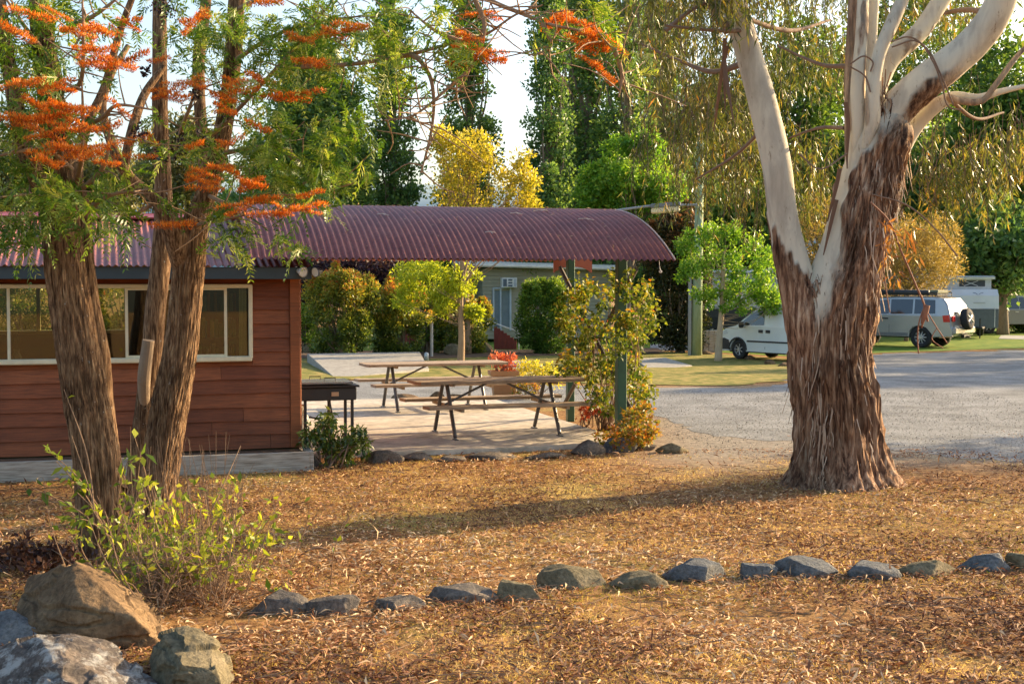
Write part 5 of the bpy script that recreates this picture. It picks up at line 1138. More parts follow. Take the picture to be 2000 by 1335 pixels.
# slender tree with golden top
B = basexy(899, 41.0); B[2] = float(G(899,697)[2])
cl = np.concatenate([ellip(34,825,540,41,54,40,.25), ellip(16,870,590,41,22,18,.2), ellip(10,790,580,41,22,22,.2), ellip(16,905,548,41,30,30,.22), ellip(12,925,610,41,14,10,.15), ellip(8,850,575,41,26,14,.2)]) ; cl[:,:3] -= B
st = crown_tree('slender_tree', 'slender tree with a bare tan trunk and yellow green leaves behind the farther picnic table', 'tree', B, [(0,0,-.1),(.04,0,.9),(.0,0,1.8),(.06,0,2.7),(.02,0,3.8)], [.12,.095,.085,.075,.045], cl, 62, .12, .055, M_ylw, M_trunk_tan, lr=.016, nmax=26, frac=.75)
mb = MB()
for pts, r in [([(903,560),(925,528),(945,505)],.035),([(903,575),(890,530),(885,500)],.04),([(905,545),(912,515),(922,490)],.035)]:
    q, rr_ = smooth_path([P(a, c, 41) for a, c in pts], [r, r*.8, r*.6], 8); mb.tube(q, rr_, 7)
mb.build('branch', M_trunk_tan, st, smooth=True, world=True)
gt = btree('golden_tree', 'golden yellow leaved tree rising above the middle of the arched roof', 915, 47, [(40,890,310,0,48,62,.30),(34,880,380,0,50,50,.32),(30,935,300,0,34,45,.28),(24,985,365,0,38,42,.26),(26,1025,340,0,24,50,.26),(20,1030,400,0,24,22,.26),(18,860,270,0,22,24,.24),(36,930,430,0,85,40,.3)], 34, .14, .07, M_gold, M_trunk_tan, tr=.13, nmax=90, lr=.03, edge=.2)
# sapling and green pole at the right
B = basexy(1403, 42.5); cl = np.concatenate([ellip(16,1400,500,42.5,70,30,.30), ellip(20,1450,555,42.5,70,30,.24), ellip(14,1345,525,42.5,50,24,.22), ellip(18,1478,500,42.5,44,44,.22), ellip(8,1510,590,42.5,30,16,.18), ellip(8,1425,600,42.5,40,14,.17), ellip(12,1380,462,42.5,50,14,.25),ellip(10,1490,575,42.5,34,12,.2),ellip(10,1425,450,42.5,30,18,.22),ellip(8,1340,480,42.5,24,10,.2),ellip(10,1400,575,42.5,50,10,.18)]); cl[:,:3] -= B
crown_tree('young_tree', 'young bright green tree with a thin pale trunk beside the green pole', 'tree', B, [(0,0,-.1),(.05,0,.9),(.12,0,1.8),(.14,0,2.6),(.16,0,3.4)], [.13,.09,.08,.07,.03], cl, 66, .12, .065, M_lime, M_trunk_pale, lr=.014, nmax=50, frac=.8)
pb = G(1360,694); pole = thing('utility_pole', 'tall green stained timber pole beside the young bright green tree', 'pole', tuple(pb))
M_pole = noisy('green_stained_pole', [(.14,.20,.10),(.27,.34,.19),(.40,.44,.30)], 6, .85, 6, stretch=(3,3,.5), bmp=.4)
b = MB(); b.tube([(0,0,-.2),(.03,0,2.5),(.10,0,7.5)], [.19,.16,.12], 16); b.build('pole_shaft', M_pole, pole, smooth=True)
b = MB(); b.box((.10,-.0,6.9),(1.6,.1,.1)); b.build('cross_arm', M_pole, pole)
b = MB(); b.box((-.24,-.08,1.5),(.10,.08,3.2)); b.build('conduit', M_galv, pole)
g = G(1389,688); bl = thing('rubbish_bin_enclosure', 'weathered timber bin enclosure between the green pole and the young tree', 'bin enclosure', tuple(g), .2)
for k, (dx) in enumerate((-.2,0,.2)): b = MB(); b.box((dx,0,.38),(.19,.05,.76), bev=.01); b.build('board', M_sleeper, bl)
b = MB(); b.box((0,.2,.36),(.56,.36,.68)); b.build('bin_body', M_blk, bl); b = MB(); b.box((0,-.04,.6),(.6,.02,.06)); b.build('rail', M_sleeper, bl)
g = G(843,697); b = MB(); b.tube([(0,0,-.1),(0,0,1.12)],[.055,.05],10); b.box((0,0,1.13),(.13,.13,.03)); o = b.build('garden_post', noisy('bleached_post',(( .42,.38,.33),(.6,.56,.5)),5,.9)); o.location = g; tag(o, 'bleached timber post standing between the shrubs', 'post')
g = G(835,680); fn = thing('red_fence', 'low dark red fence panel between the shrubs behind the bleached post', 'fence', tuple(g+np.array([0,1.0,0])), R(8))
b = MB(); M_redp = plain('dark_red_paint',(.26,.05,.04),.6)
for k in range(10): b.box((-.9+k*.2,0,.42),(.18,.03,.85))
b.build('panel', M_redp, fn); b = MB(); b.box((0,.03,.7),(2.0,.05,.07)); b.box((0,.03,.25),(2.0,.05,.07)); b.build('rail', M_redp, fn)
rk2 = [(868,900,672,694),(925,965,668,690),(740,770,678,692),(590,606,668,690)]
for k, (a, b_, c, d) in enumerate(rk2): rockpx(['grey rock at the foot of the slender tree in the mulch','larger grey rock left of the red step wall','small rock under the photinia shrub','rock beside the building corner in the mulch bed'][k], a, b_, c, d, 500+k, M_rk_olive, sub=4, group='rocks in the mulch bed')
for k, (a, b_, c, d) in enumerate([(1372,1392,685,693),(1455,1475,694,703),(1495,1515,703,712),(1522,1545,708,716),(1400,1412,688,694)]): rockpx(['pale stone at the foot of the bin enclosure','small stone under the front wheel of the white van','brown stone beside the white van door','stone near the rear wheel of the white van','small stone beside the young tree trunk'][k], a, b_, c, d, 520+k, M_rk_brown, sub=3, group='stones on the lawn edge')

# ------------------------------------------------------------------ pale cabin behind the shrubs
M_sid = noisy('khaki_siding', [(.34,.31,.21),(.44,.41,.29)], 3, .7)
hb = G(942,672); hs = hb[1]/F_PX; hc = thing('cabin', 'khaki weatherboard cabin with a pale flat roof and an air conditioner, behind the green shrub', 'cabin', tuple(hb+np.array([0,1.5,0])), R(14))
zt_ = 3.05; b = MB()
for k in range(19):
    z0 = .15+k*.15
    for (p, q) in ([(0,5.4)] if (z0 > 2.0 or z0 < .5) else [(0,.36),(1.15,5.4)]): b.box(((p+q)/2, 0, z0+.07), (q-p, .05, .145), rx=-.16)
b.build('wall', M_sid, hc)
b = MB()
for k in range(19): b.box((0, 2, .15+k*.15+.07), (.05, 4, .145), ry=.16)
b.box((2.7,4,1.5),(5.4,.05,2.9)); b.box((5.4,2,1.5),(.05,4,2.9)); b.build('wall', M_sid, hc)
b = MB(); b.add([(-1.1,-.5,3.10),(5.9,-.5,2.95),(5.9,4.5,3.05),(-1.1,4.5,3.18),(-1.1,-.5,3.28),(5.9,-.5,3.12),(5.9,4.5,3.35),(-1.1,4.5,3.45)],[(0,3,2,1),(4,5,6,7),(0,1,5,4),(1,2,6,5),(2,3,7,6),(3,0,4,7)]); b.build('roof', plain('pale_roof',(.66,.70,.70),.35), hc)
b = MB(); b.tube([(-1.1,-.52,3.12),(5.9,-.52,2.97)],.06,8); b.build('gutter', plain('cream_gutter',(.70,.66,.55),.5), hc)
aw = thing('air_conditioner', None, None, (0,0,0)); aw.parent = hc
b = MB(); b.box((1.02,-.2,2.42),(.62,.36,.40), bev=.02); b.build('casing', M_white, aw)
b = MB(); 
for i_ in range(3): b.box((1.04,-.385,2.30+i_*.115),(.17,.012,.07))
b.box((.82,-.385,2.42),(.15,.012,.3)); b.build('grille', plain('vent_grey',(.12,.15,.18),.6), aw)
b = MB(); b.box((1.24,-.385,2.42),(.1,.012,.3)); b.build('control_panel', plain('panel_grey',(.5,.52,.55),.5), aw)
wd = thing('window', None, None, (0,0,0)); wd.parent = hc
b = MB(); b.box((.42,-.03,1.35),(.07,.09,1.75)); b.box((.72,-.03,1.35),(.06,.085,1.70)); b.box((1.13,-.03,1.35),(.07,.09,1.75)); b.box((.77,-.03,2.2),(.7,.09,.06)); b.build('frame', plain('blue_white_frame',(.55,.62,.66),.5), wd)
b = MB(); b.box((.57,-.0,1.35),(.25,.02,1.65)); b.box((.94,-.0,1.35),(.34,.02,1.65)); b.build('pane', plain('curtained_glass',(.20,.27,.30),.15), wd)
sw = thing('stair_wall', 'dark red stair side wall with a pale sloping handrail beside the cabin', 'stair wall', tuple(G(968,682)), R(-10))
b = MB(); 
for k in range(7): b.box((k*.12,0,.42-.04*k),(.115,.04,.84-.08*k))
b.build('panel', M_redp, sw); b = MB(); b.tube([(-.1,0,.98),(.45,0,.78),(.86,0,.66)],.025,6); b.tube([(.86,0,.0),(.86,0,.66)],.02,6); b.build('handrail', M_white, sw)

# ------------------------------------------------------------------ vehicles
M_glass = mat_new('car_glass')[0]; _b = M_glass.node_tree.nodes['Principled BSDF']; _b.inputs['Base Color'].default_value = (.012,.018,.018,1); _b.inputs['Roughness'].default_value = .05; _b.inputs['Specular IOR Level'].default_value = .9
M_tyre = noisy('tyre_rubber', [(.012,.012,.013),(.03,.03,.03)], 20, .85); M_rim = plain('alloy_rim', (.50,.51,.52), .3, .6); M_trim = plain('black_plastic', (.02,.021,.023), .5)
def paint(name, c, metal=.0, rough=.3):
    m, t, b, o = mat_new(name); n = noise(t, 1.3, 4, .6); r = ramp(t, [tuple(x*.9 for x in c), c], [.3,.6]); t.links.new(n.outputs[0], r.inputs[0]); t.links.new(r.outputs[0], b.inputs['Base Color'])
    b.inputs['Metallic'].default_value = metal; b.inputs['Roughness'].default_value = rough; b.inputs['Coat Weight'].default_value = .6; b.inputs['Coat Roughness'].default_value = .08; return m
def wheel(par, x, y, r, w, sp=10, out=1):
    b = MB(); b.lathe([(r*.60,-w/2),(r*.9,-w/2),(r,-w/2+.03),(r,w/2-.03),(r*.9,w/2),(r*.60,w/2),(r*.58,0)], n=36, axis='Y'); t = b.build('wheel', M_tyre, par, smooth=True); t.location = (x, y, r)
    b = MB(); b.lathe([(r*.60,-w*.4),(r*.64,out*w*.42),(r*.60,out*w*.44),(r*.55,out*w*.25)], n=32, axis='Y'); yy = out*w*.36
    for k in range(sp):
        a = 2*math.pi*k/sp; b.tube([(0,yy,0),(r*.60*math.cos(a), yy+out*.01, r*.60*math.sin(a))], [r*.07, r*.05], 6)
    b.cyl((0,yy,0), r*.15, .06, 16, 'Y'); b.build('rim', M_rim, t)
    b = MB(); b.cyl((0,out*w*.05,0), r*.56, .02, 24, 'Y'); b.build('brake_disc', M_trim, t)
def car(name, label, loc, head, spec, pm):
    t = thing(name, label, spec.get('cat','car'), loc, math.atan2(head[1], head[0])); W = spec['W']; zb = spec['belt']; th = spec['tumble']; wb = spec['wb']; ar = spec['arch']; zs = spec['sill']
    hw = lambda z: W/2 - max(0, z-zb)*th
    low = [p for p in spec['low']]                                  # from the cowl forward and down to the front sill
    def arc(xc): return [(xc+ar*math.cos(a), spec['r']*.95+ar*math.sin(a)) for a in np.linspace(0.0, math.pi, 11) ]
    bot = []
    for xc in (wb, 0):
        A = arc(xc); z0 = A[0][1]; bot += [(xc+ar+.0, zs)] + A + [(xc-ar, zs)]
    ring = spec['up'] + low + bot + spec['rear']
    ring = np.array(ring); cen = np.array([ring[:,0].mean(), .9])
    def inset(R_, d):
        v = R_ - cen; L = np.linalg.norm(v, axis=1, keepdims=True); return R_ - v/L*d
    lv = [(-1.0,.05),(-.93,.0),(.93,.0),(1.0,.05)]; V = []
    for f, d in lv:
        Q = inset(ring, d)
        # only round the upper edges, the arches stay
        Q = np.where((ring[:,1] > zs+.12)[:,None], Q, ring); 
        V.append([(p[0], f*hw(p[1])*(1 if abs(f) == 1 else 1), p[1]) for p in Q])
    n = len(ring); V = np.array(V).reshape(-1,3); F = []
    for k in range(3):
        for j in range(n): j2 = (j+1)%n; F.append((k*n+j, k*n+j2, (k+1)*n+j2, (k+1)*n+j))
    nu = len(spec['up']); iu = list(range(nu)); il = list(range(nu-1, n)) + [0]
    for k in (0, 3): F.append(tuple(k*n+i for i in iu)); F.append(tuple(k*n+i for i in il))
    b = MB(); b.add(V, F); o = b.build('body', pm, t)
    bm = bmesh.new(); bm.from_mesh(o.data); bmesh.ops.triangulate(bm, faces=[f for f in bm.faces if len(f.verts) > 4]); bmesh.ops.recalc_face_normals(bm, faces=bm.faces); bm.to_mesh(o.data); bm.free()
    b = MB(); b.box((wb/2,0,zs+.12),(wb+1.2,W*.7,.35)); b.build('underbody', M_trim, t)
    def side_poly(name, poly, m, off=.012, sides=(1,-1), par=t):
        for s in sides:
            b = MB(); n_ = len(poly); v = [(x, s*(hw(z)+off), z) for x, z in poly] + [(x, s*(hw(z)-.02), z) for x, z in poly]
            b.add(v, [tuple(range(n_)), tuple(range(n_, 2*n_))[::-1]] + [(i, (i+1)%n_, n_+(i+1)%n_, n_+i) for i in range(n_)]); b.build(name, m, par)
    for poly in spec['windows']: side_poly('window', poly, M_glass)
    def cross(name, x0, z0, x1, z1, f0, m, off=.012, f1=None):
        b = MB(); d = unit(np.array([x1-x0, z1-z0])); nn = np.array([-d[1], d[0]])*spec.get('s', 1); f1 = f1 or f0
        if nn[0]*(x0-cen[0]) < 0: nn = -nn
        v = []
        for o_ in (off, -.02):
            for (x, z, f, s) in ((x0,z0,f0,-1),(x0,z0,f0,1),(x1,z1,f1,1),(x1,z1,f1,-1)): v.append((x+nn[0]*o_, s*hw(z)*f, z+nn[1]*o_))
        b.add(v, [(0,1,2,3),(7,6,5,4),(0,4,5,1),(1,5,6,2),(2,6,7,3),(3,7,4,0)]); b.build(name, m, t)
    for a in spec['cross']: cross(*a)
    for s in (1,-1):
        for x in (0, wb): wheel(t, x, s*(W/2-.13), spec['r'], spec.get('tw',.22), spec.get('sp',10), s)
    return t, side_poly, hw
# white panel van
hv = np.array([-.6,.8]); fl = G(1447,702)[:2]; lf = np.array([-hv[1], hv[0]])
org = fl - hv*2.72 - lf*(.70); vz = float(tz(org[0], org[1]))
M_van = paint('white_van_paint', (.70,.72,.68))
van, sp_, hwv = car('panel_van', 'small white panel van parked behind the left edge of the gum trunk', (org[0], org[1], vz), hv,
  dict(W=1.70, belt=1.02, tumble=.16, wb=2.72, arch=.36, sill=.26, r=.31, tw=.19, cat='van', sp=7,
   up=[(-.82,1.02),(-.78,1.55),(-.68,1.76),(-.3,1.82),(.9,1.83),(1.6,1.78),(2.05,1.60),(2.55,1.28),(2.85,1.06)],
   low=[(3.25,.98),(3.50,.84),(3.58,.66),(3.58,.36),(3.5,.26)], rear=[(-.80,.30),(-.84,.55)],
   windows=[[(1.62,1.10),(2.62,1.08),(2.52,1.20),(2.12,1.48),(1.88,1.58),(1.66,1.60)]],
   cross=[('windscreen',2.80,1.10,2.08,1.575,.84,M_glass,.012,.80),('rear_window',-.81,1.15,-.775,1.6,.7,M_glass)]), M_van)
sp_('side_moulding', [(.45,.56),(2.32,.56),(2.32,.61),(.45,.61)], M_trim, .018); sp_('front_bumper', [(3.05,.30),(3.55,.30),(3.56,.62),(3.3,.66),(3.1,.6)], M_trim, .012)
sp_('door_gap', [(1.56,.36),(1.572,.36),(1.60,1.66),(1.588,1.66)], M_trim, .006); sp_('door_handle', [(1.66,.86),(1.82,.86),(1.82,.95),(1.66,.95)], M_trim, .03); sp_('door_handle', [(1.36,.86),(1.52,.86),(1.52,.95),(1.36,.95)], M_trim, .03)
sp_('headlight', [(3.15,.82),(3.45,.70),(3.44,.82),(3.22,.92)], plain('lamp_glass',(.6,.62,.6),.15), .015)
for s in (1,-1): b = MB(); b.box((2.45, s*.98, 1.10), (.12,.22,.20), bev=.05); b.build('mirror', M_trim, van)
for s in (1,-1):                                            # wheel arch flares
    for xc in (0, 2.72):
        b = MB(); b.tube([(xc+.375*math.cos(a), s*.86, .30+.375*math.sin(a)) for a in np.linspace(0,math.pi,14)], .03, 6); b.build('arch_flare', M_trim, van)
# silver four wheel drive
a = R(40); hs_ = np.array([-math.cos(a), math.sin(a)]); lf = np.array([-hs_[1], hs_[0]]); rl = G(1800,679)[:2]; org = rl - lf*.86; vz = float(tz(org[0], org[1]))
M_silver = paint('silver_paint', (.36,.375,.38), .45, .3)
suv, ss, hws = car('station_wagon', 'silver four wheel drive with a spare wheel on its back and a roof rack', (org[0], org[1], vz), hs_,
  dict(W=1.96, belt=1.20, tumble=.24, wb=2.85, arch=.46, sill=.42, r=.40, tw=.28, sp=10,
   up=[(-1.12,1.20),(-.98,1.62),(-.80,1.84),(-.4,1.90),(1.0,1.91),(1.75,1.86),(2.15,1.62),(2.72,1.22)],
   low=[(3.55,1.12),(3.78,.95),(3.82,.60),(3.78,.44)], rear=[(-1.22,.46),(-1.26,.66),(-1.18,.80)],
   windows=[[(1.28,1.26),(2.30,1.24),(2.50,1.26),(2.05,1.56),(1.72,1.76),(1.30,1.80)],[(.34,1.27),(1.20,1.26),(1.22,1.80),(.36,1.81)],[(-.55,1.29),(.26,1.27),(.28,1.81),(-.50,1.79)]],
   cross=[('rear_window',-1.09,1.29,-.92,1.72,.80,M_glass,.012,.78),('windscreen',2.65,1.28,2.12,1.66,.85,M_glass)]), M_silver)
ss('taillight', [(-1.13,.98),(-.88,.98),(-.84,1.22),(-1.08,1.24)], plain('red_lens',(.55,.02,.02),.15), .02)
ss('lower_trim', [(.50,.44),(2.36,.44),(2.36,.56),(.50,.56)], plain('shadow_grey',(.16,.165,.165),.5), .015)
for x0 in (.0, .95, 1.98): ss('door_handle', [(x0+.34,1.06),(x0+.56,1.06),(x0+.56,1.11),(x0+.34,1.11)], M_trim, .03) if x0 else None
for x0 in (.30, 1.24, 2.35): ss('door_gap', [(x0,.5),(x0+.012,.5),(x0+.012,1.24),(x0,1.24)], M_trim, .004)
for s in (1,-1): b = MB(); b.box((2.35, s*1.08, 1.24),(.14,.26,.22), bev=.05); b.build('mirror', M_trim, suv)
for s in (1,-1):
    b = MB(); b.box((-1.19,s*.80,1.10),(.05,.26,.22), bev=.02); b.build('taillight', plain('red_lens2',(.62,.03,.03),.15), suv)
b = MB(); b.box((-1.25,0,.66),(.16,1.9,.30), bev=.06); b.build('rear_bumper', M_silver, suv)
b = MB(); b.box((-1.28,-.1,.44),(.12,.5,.12)); b.box((-1.36,-.1,.42),(.2,.08,.06)); b.build('tow_bar', M_trim, suv)
b = MB(); b.lathe([(.20,-.13),(.36,-.13),(.40,-.09),(.40,.09),(.36,.13),(.20,.13)], n=36); o = b.build('spare_wheel', M_tyre, suv, smooth=True); o.location = (-1.36,-.05,1.08); o.rotation_euler = (0,R(-82),0)
b = MB(); b.lathe([(.22,.10),(.24,.12),(.22,.13)], n=30)
for k in range(6): aa = k*math.pi/3; b.tube([(0,0,.11),(.24*math.cos(aa),.24*math.sin(aa),.11)],[.06,.045],6)
b.cyl((0,0,.11),.07,.05,16); b.build('spare_rim', M_rim, o)
b = MB(); b.box((-1.22,.55,.80),(.03,.42,.10)); b.build('number_plate', plain('pale_plate',(.6,.6,.52),.5), suv)
b = MB()
for s in (1,-1): b.tube([(-.5,s*.66,2.06),(1.35,s*.66,2.06)],.022,6); b.tube([(-.5,s*.66,1.98),(1.35,s*.66,1.98)],.022,6)
for x in np.linspace(-.5,1.35,6): b.tube([(x,-.66,1.98),(x,.66,1.98)],.02,6); b.tube([(x,.66,1.9),(x,.66,2.06)],.018,5); b.tube([(x,-.66,1.9),(x,-.66,2.06)],.018,5)
b.build('roof_rack', M_trim, suv)
b = MB(); b.tube([(-.2,.72,2.06),(2.0,.72,2.06)], .10, 10); b.build('rolled_awning', plain('awning_bag',(.03,.032,.035),.6), suv, smooth=True)
b = MB(); b.box((-.15,.0,2.08),(.6,1.0,.14), bev=.03); b.build('roof_box', plain('olive_bag',(.18,.18,.10),.8), suv)
# grey pickup at the right edge
hp = np.array([-.96,-.28]); hp = hp/np.linalg.norm(hp); pc_ = G(2010,652)[:2]
M_pick = paint('grey_paint', (.24,.25,.27), .35, .3)
pk, ps, _ = car('pickup', 'grey dual cab pickup cut by the right edge of the photo', (pc_[0]+1.0, pc_[1]+2.0, float(tz(*pc_))), hp,
  dict(W=1.86, belt=1.12, tumble=.22, wb=3.2, arch=.44, sill=.45, r=.39, tw=.26, cat='pickup', sp=6,
   up=[(-1.2,1.12),(.35,1.14),(.42,1.62),(.7,1.80),(1.6,1.82),(2.1,1.74),(2.85,1.24),(3.0,1.13)], low=[(3.9,1.08),(4.1,.92),(4.14,.6),(4.1,.46)], rear=[(-1.25,.5),(-1.25,.9)],
   windows=[[(1.55,1.17),(2.72,1.17),(2.08,1.66),(1.57,1.72)],[(.6,1.18),(1.47,1.17),(1.49,1.72),(.78,1.71)]], cross=[('windscreen',2.88,1.22,2.14,1.70,.84,M_glass)]), M_pick)
for s in (1,-1): b = MB(); b.box((2.5, s*1.05, 1.2),(.14,.24,.2), bev=.05); b.build('mirror', M_trim, pk)
ps('door_handle', [(1.6,1.0),(1.78,1.0),(1.78,1.05),(1.6,1.05)], M_rim, .03); ps('door_handle', [(.72,1.0),(.9,1.0),(.9,1.05),(.72,1.05)], M_rim, .03)
# caravans
M_cw = paint('caravan_white', (.74,.76,.76)); M_cg = plain('dark_composite', (.045,.048,.05), .45)
def prism(pts, y0, y1, name, m, par):
    n = len(pts); b = MB(); v = [(x, y0, z) for x, z in pts]+[(x, y1, z) for x, z in pts]
    b.add(v, [tuple(range(n))[::-1], tuple(range(n,2*n))]+[(i,(i+1)%n,n+(i+1)%n,n+i) for i in range(n)]); return b.build(name, m, par)
cg = G(1420,662); cv = thing('caravan', 'large caravan, white above and black below, behind the white van and young tree', 'caravan', tuple(cg+np.array([-1.2,0,0])), R(-4))
prism([(-.3,1.30),(3.9,1.30),(3.62,2.95),(3.3,3.02),(0,2.98),(-.3,2.7)], 0, 2.3, 'upper_body', M_cw, cv)
prism([(-.3,.45),(3.4,.45),(4.3,.75),(4.6,1.05),(4.5,1.295),(-.3,1.295)], .01, 2.29, 'lower_body', M_cg, cv)
prism([(3.91,1.30),(4.35,1.30),(4.28,2.55),(3.95,2.95),(3.63,2.96)], .02, 2.28, 'front_fairing', paint('fairing_white',(.80,.82,.84)), cv)
for (x0, x1, z0, z1) in [(2.5,2.95,1.45,2.5),(.9,1.8,1.85,2.45)]:
    f = prism([(x0,z0),(x1,z0),(x1,z1),(x0,z1)], -.03, .0, 'window', M_glass, cv)
b = MB(); b.box((1.8,-.02,1.36),(4.1,.04,.10)); b.build('trim_strip', plain('grey_trim',(.5,.5,.48),.4), cv)
b = MB(); b.tube([(.0,-.08,2.85),(3.2,-.08,2.85)],.07,8); b.build('rolled_awning', M_white, cv)
for x in (.55, 1.45): wheel(cv, x, .14, .38, .24, 8, -1)
prism([(.1,.45),(1.9,.45),(1.9,.8),(1.7,.95),(.3,.95),(.1,.8)], -.02, .01, 'wheel_arch', M_trim, cv)
b = MB(); b.box((4.9,1.15,.5),(1.4,.1,.1)); b.build('drawbar', M_trim, cv)
# pop top caravan seen from its front
cg = G(1902,660); c2 = thing('pop_top_caravan', 'white pop top caravan with its roof raised, behind the silver four wheel drive', 'caravan', tuple(cg+np.array([.1,2.0,0])), R(-96))
prism([(0,.45),(2.2,.45),(2.32,1.3),(2.25,1.85),(2.0,2.12),(0,2.2),(-3,2.2),(-3,.45)], -1.08, 1.08, 'body', M_cw, c2)
prism([(2.23,.45),(2.345,.45),(2.37,1.28),(2.335,1.28)], -1.06, 1.06, 'lower_panel', plain('checker_grey',(.13,.15,.17),.4), c2)
prism([(-2.8,2.2),(1.55,2.14),(1.55,2.58),(-2.8,2.6)], -.92, .92, 'pop_top_fabric', plain('white_vinyl',(.66,.68,.66),.6), c2)
prism([(-2.95,2.58),(1.72,2.56),(1.76,2.66),(1.5,2.72),(-2.95,2.74)], -1.04, 1.04, 'roof', M_cw, c2)
b = MB(); b.box((1.56,.1,2.38),(.02,1.1,.26)); b.build('mesh_window', plain('dark_mesh',(.06,.07,.075),.6), c2)
b = MB(); b.tube([(1.58,-.25,2.27),(1.58,.35,2.5)],.014,5); b.tube([(1.58,.35,2.27),(1.58,-.25,2.5)],.014,5); b.build('cross_stay', M_white, c2)
b = MB()
for s in (-1,1): b.tube([(2.31,s*.02+.2,1.90),(2.28,s*.12+.2,1.97),(2.26,s*.22+.2,1.98)],.014,5)
b.build('emblem', plain('emblem_grey',(.25,.28,.32),.4), c2)
b = MB(); b.box((2.33,.25,1.55),(.012,.5,.03)); b.build('badge_line', plain('badge_grey',(.5,.5,.5),.5), c2)
b = MB(); b.box((2.36,-.72,1.62),(.10,.34,.30), bev=.04); b.build('hatch', M_cw, c2); b = MB(); b.box((2.37,-.66,1.48),(.08,.4,.10)); b.build('hatch_shadow_gap', M_cg, c2)
b = MB(); b.tube([(2.3,.5,.5),(3.9,0,.5)],.05,6); b.tube([(2.3,-.5,.5),(3.9,0,.5)],.05,6); b.tube([(3.6,0,.05),(3.6,0,.9)],.03,6); b.build('drawbar', M_trim, c2)
b = MB(); b.lathe([(.16,-.1),(.32,-.1),(.36,-.06),(.36,.06),(.32,.1),(.16,.1)], n=30); o = b.build('spare_wheel', M_tyre, c2, smooth=True); o.location = (2.55,-.72,.85); o.rotation_euler = (0,R(88),0)
b = MB(); b.cyl((0,0,.0),.17,.12,20); b.build('spare_rim', M_rim, o)
b = MB(); b.tube([(2.34,.9,.5),(2.36,.9,1.35)],.02,5); b.tube([(2.34,-1.0,.5),(2.4,-1.0,1.3)],.02,5); b.build('grab_rail', M_white, c2)
for s in (1,-1): wheel(c2, -.6, s*.95, .36, .22, 6, s)
# stone pier and hedge
g = basexy(1964, 74); z0 = P(1964,530,74)[2]; b = MB(); rr = random.Random(2); 
for k in range(9):
    zz = .2+k*.35
    if zz > z0+.9: break
    for j in range(4): aa = j*math.pi/2+.2*k; b.box((.22*math.cos(aa),.22*math.sin(aa),zz),(.42+.1*rr.random(),.36,.32), rz=aa, bev=.06)
for j in range(6): b.box((-.35+.14*j, 0, P(1964,505,74)[2]-g[2]), (.14,.7,.16), ry=rr.uniform(-.5,.5), bev=.04)
b.box((0,0,P(1964,511,74)[2]-g[2]),(.95,.9,.12), bev=.03)
o = b.build('stone_pier', M_rk_olive); o.location = g; tag(o, 'old stone pier with a rough cap rising behind the bright hedge', 'pier')
shrub_px('bright_hedge', 'bright green hedge behind the grey pickup at the right edge', 1928,2100,532,640,M_lime,120,120,.13,.06,.3, group='shrubs beyond the car park', yb=649)
shrub_px('shrub', 'green shrub behind the red building, seen through its left window', -60,130,545,690,M_phot,60,110,.12,.06,.3)
shrub_px('shrub', 'green shrub behind the red building, seen through the middle of its window', 130,330,548,690,M_phot,60,110,.12,.06,.3)
M_fine = leaf_mat('feathery_tan_leaf', [(.12,.10,.03),(.30,.22,.07),(.46,.34,.12),(.58,.48,.22)], .45)
btree('feathery_bush', 'large feathery tan and olive bush behind the silver four wheel drive', 1770, 57, [(170,1775,505,0,105,82,.5),(40,1830,470,0,40,50,.4),(70,1690,520,0,80,80,.5)], 90, .16, .03, M_fine, tr=.10, nmax=60)
btree('orange_bush', 'orange brown bush between the two stems of the gum tree', 1600, 56, [(130,1600,480,0,90,90,.5)], 80, .16, .05, M_fine, tr=.10, nmax=40)

# ------------------------------------------------------------------ poplars and far trees
def poplar(px, d, r, H, label, first=None, rzv=0, scl=1):
    B = basexy(px, d)
    if first is not None:
        t = copy_tree(first); t.location = tuple(B); t.rotation_euler = (0,0,rzv); t.scale = (r/1.35, r/1.35, H/18.); t['label'] = label; return t
    cl = crown_in(lambda f: 1.2*min(1, (f+.10)*3.0)*(1-.75*f**1.6)*(.85+.3*rng.random()), 260, .42, 1.6, 18); cl = cl[np.argsort(cl[:,2])]
    # vertical gaps between the upright limbs
    t = thing('poplar', label, 'tree', tuple(B), 0, 'tall poplars behind the shelter'); mb = MB()
    q, rr_ = smooth_path([(0,0,-.2),(.05,0,6),(0,.05,12),(0,0,17.5)], [.26,.20,.12,.02], 20); mb.tube(q, rr_, 10)
    for k in range(26):
        z = rng.uniform(1.0, 9); a_ = rng.random()*6.28; R_ = rng.uniform(.4,1.0); h = rng.uniform(2.5,6)
        q, rr_ = smooth_path([(0,0,z),(R_*.7*math.cos(a_),R_*.7*math.sin(a_),z+h*.35),(R_*math.cos(a_),R_*math.sin(a_),z+h)], [.07,.045,.01], 8); mb.tube(q, rr_, 5, cap=False)
    mb.build('trunk', M_trunk, t, smooth=True)
    v, tn, _ = clump_leaves(cl, 80, .17, .12, 0, tone_h=.15, up=.5); fast_mesh('crown', v, 4, M_poplar, t, tone=tn, world=False); return t
p0_ = poplar(768, 62, 1.35, 18, 'leftmost free standing poplar above the left part of the arched roof')
poplar(917, 64, 1.55, 19, 'poplar behind the golden tree', p0_, 1.3); poplar(1072, 60, 1.3, 18.5, 'poplar right of the sky gap beside the golden tree', p0_, 2.2)
poplar(1150, 66, 1.7, 20, 'broad poplar between the sky gap and the lime tree', p0_, 3.4); poplar(1222, 63, 1.7, 19, 'poplar left of the hanging gum foliage', p0_, 4.4); poplar(1115, 74, 1.9, 20, 'farther poplar filling between two others', p0_, 5.1)
poplar(1290, 68, 1.8, 20, 'poplar half hidden behind the hanging gum foliage', p0_, .7)
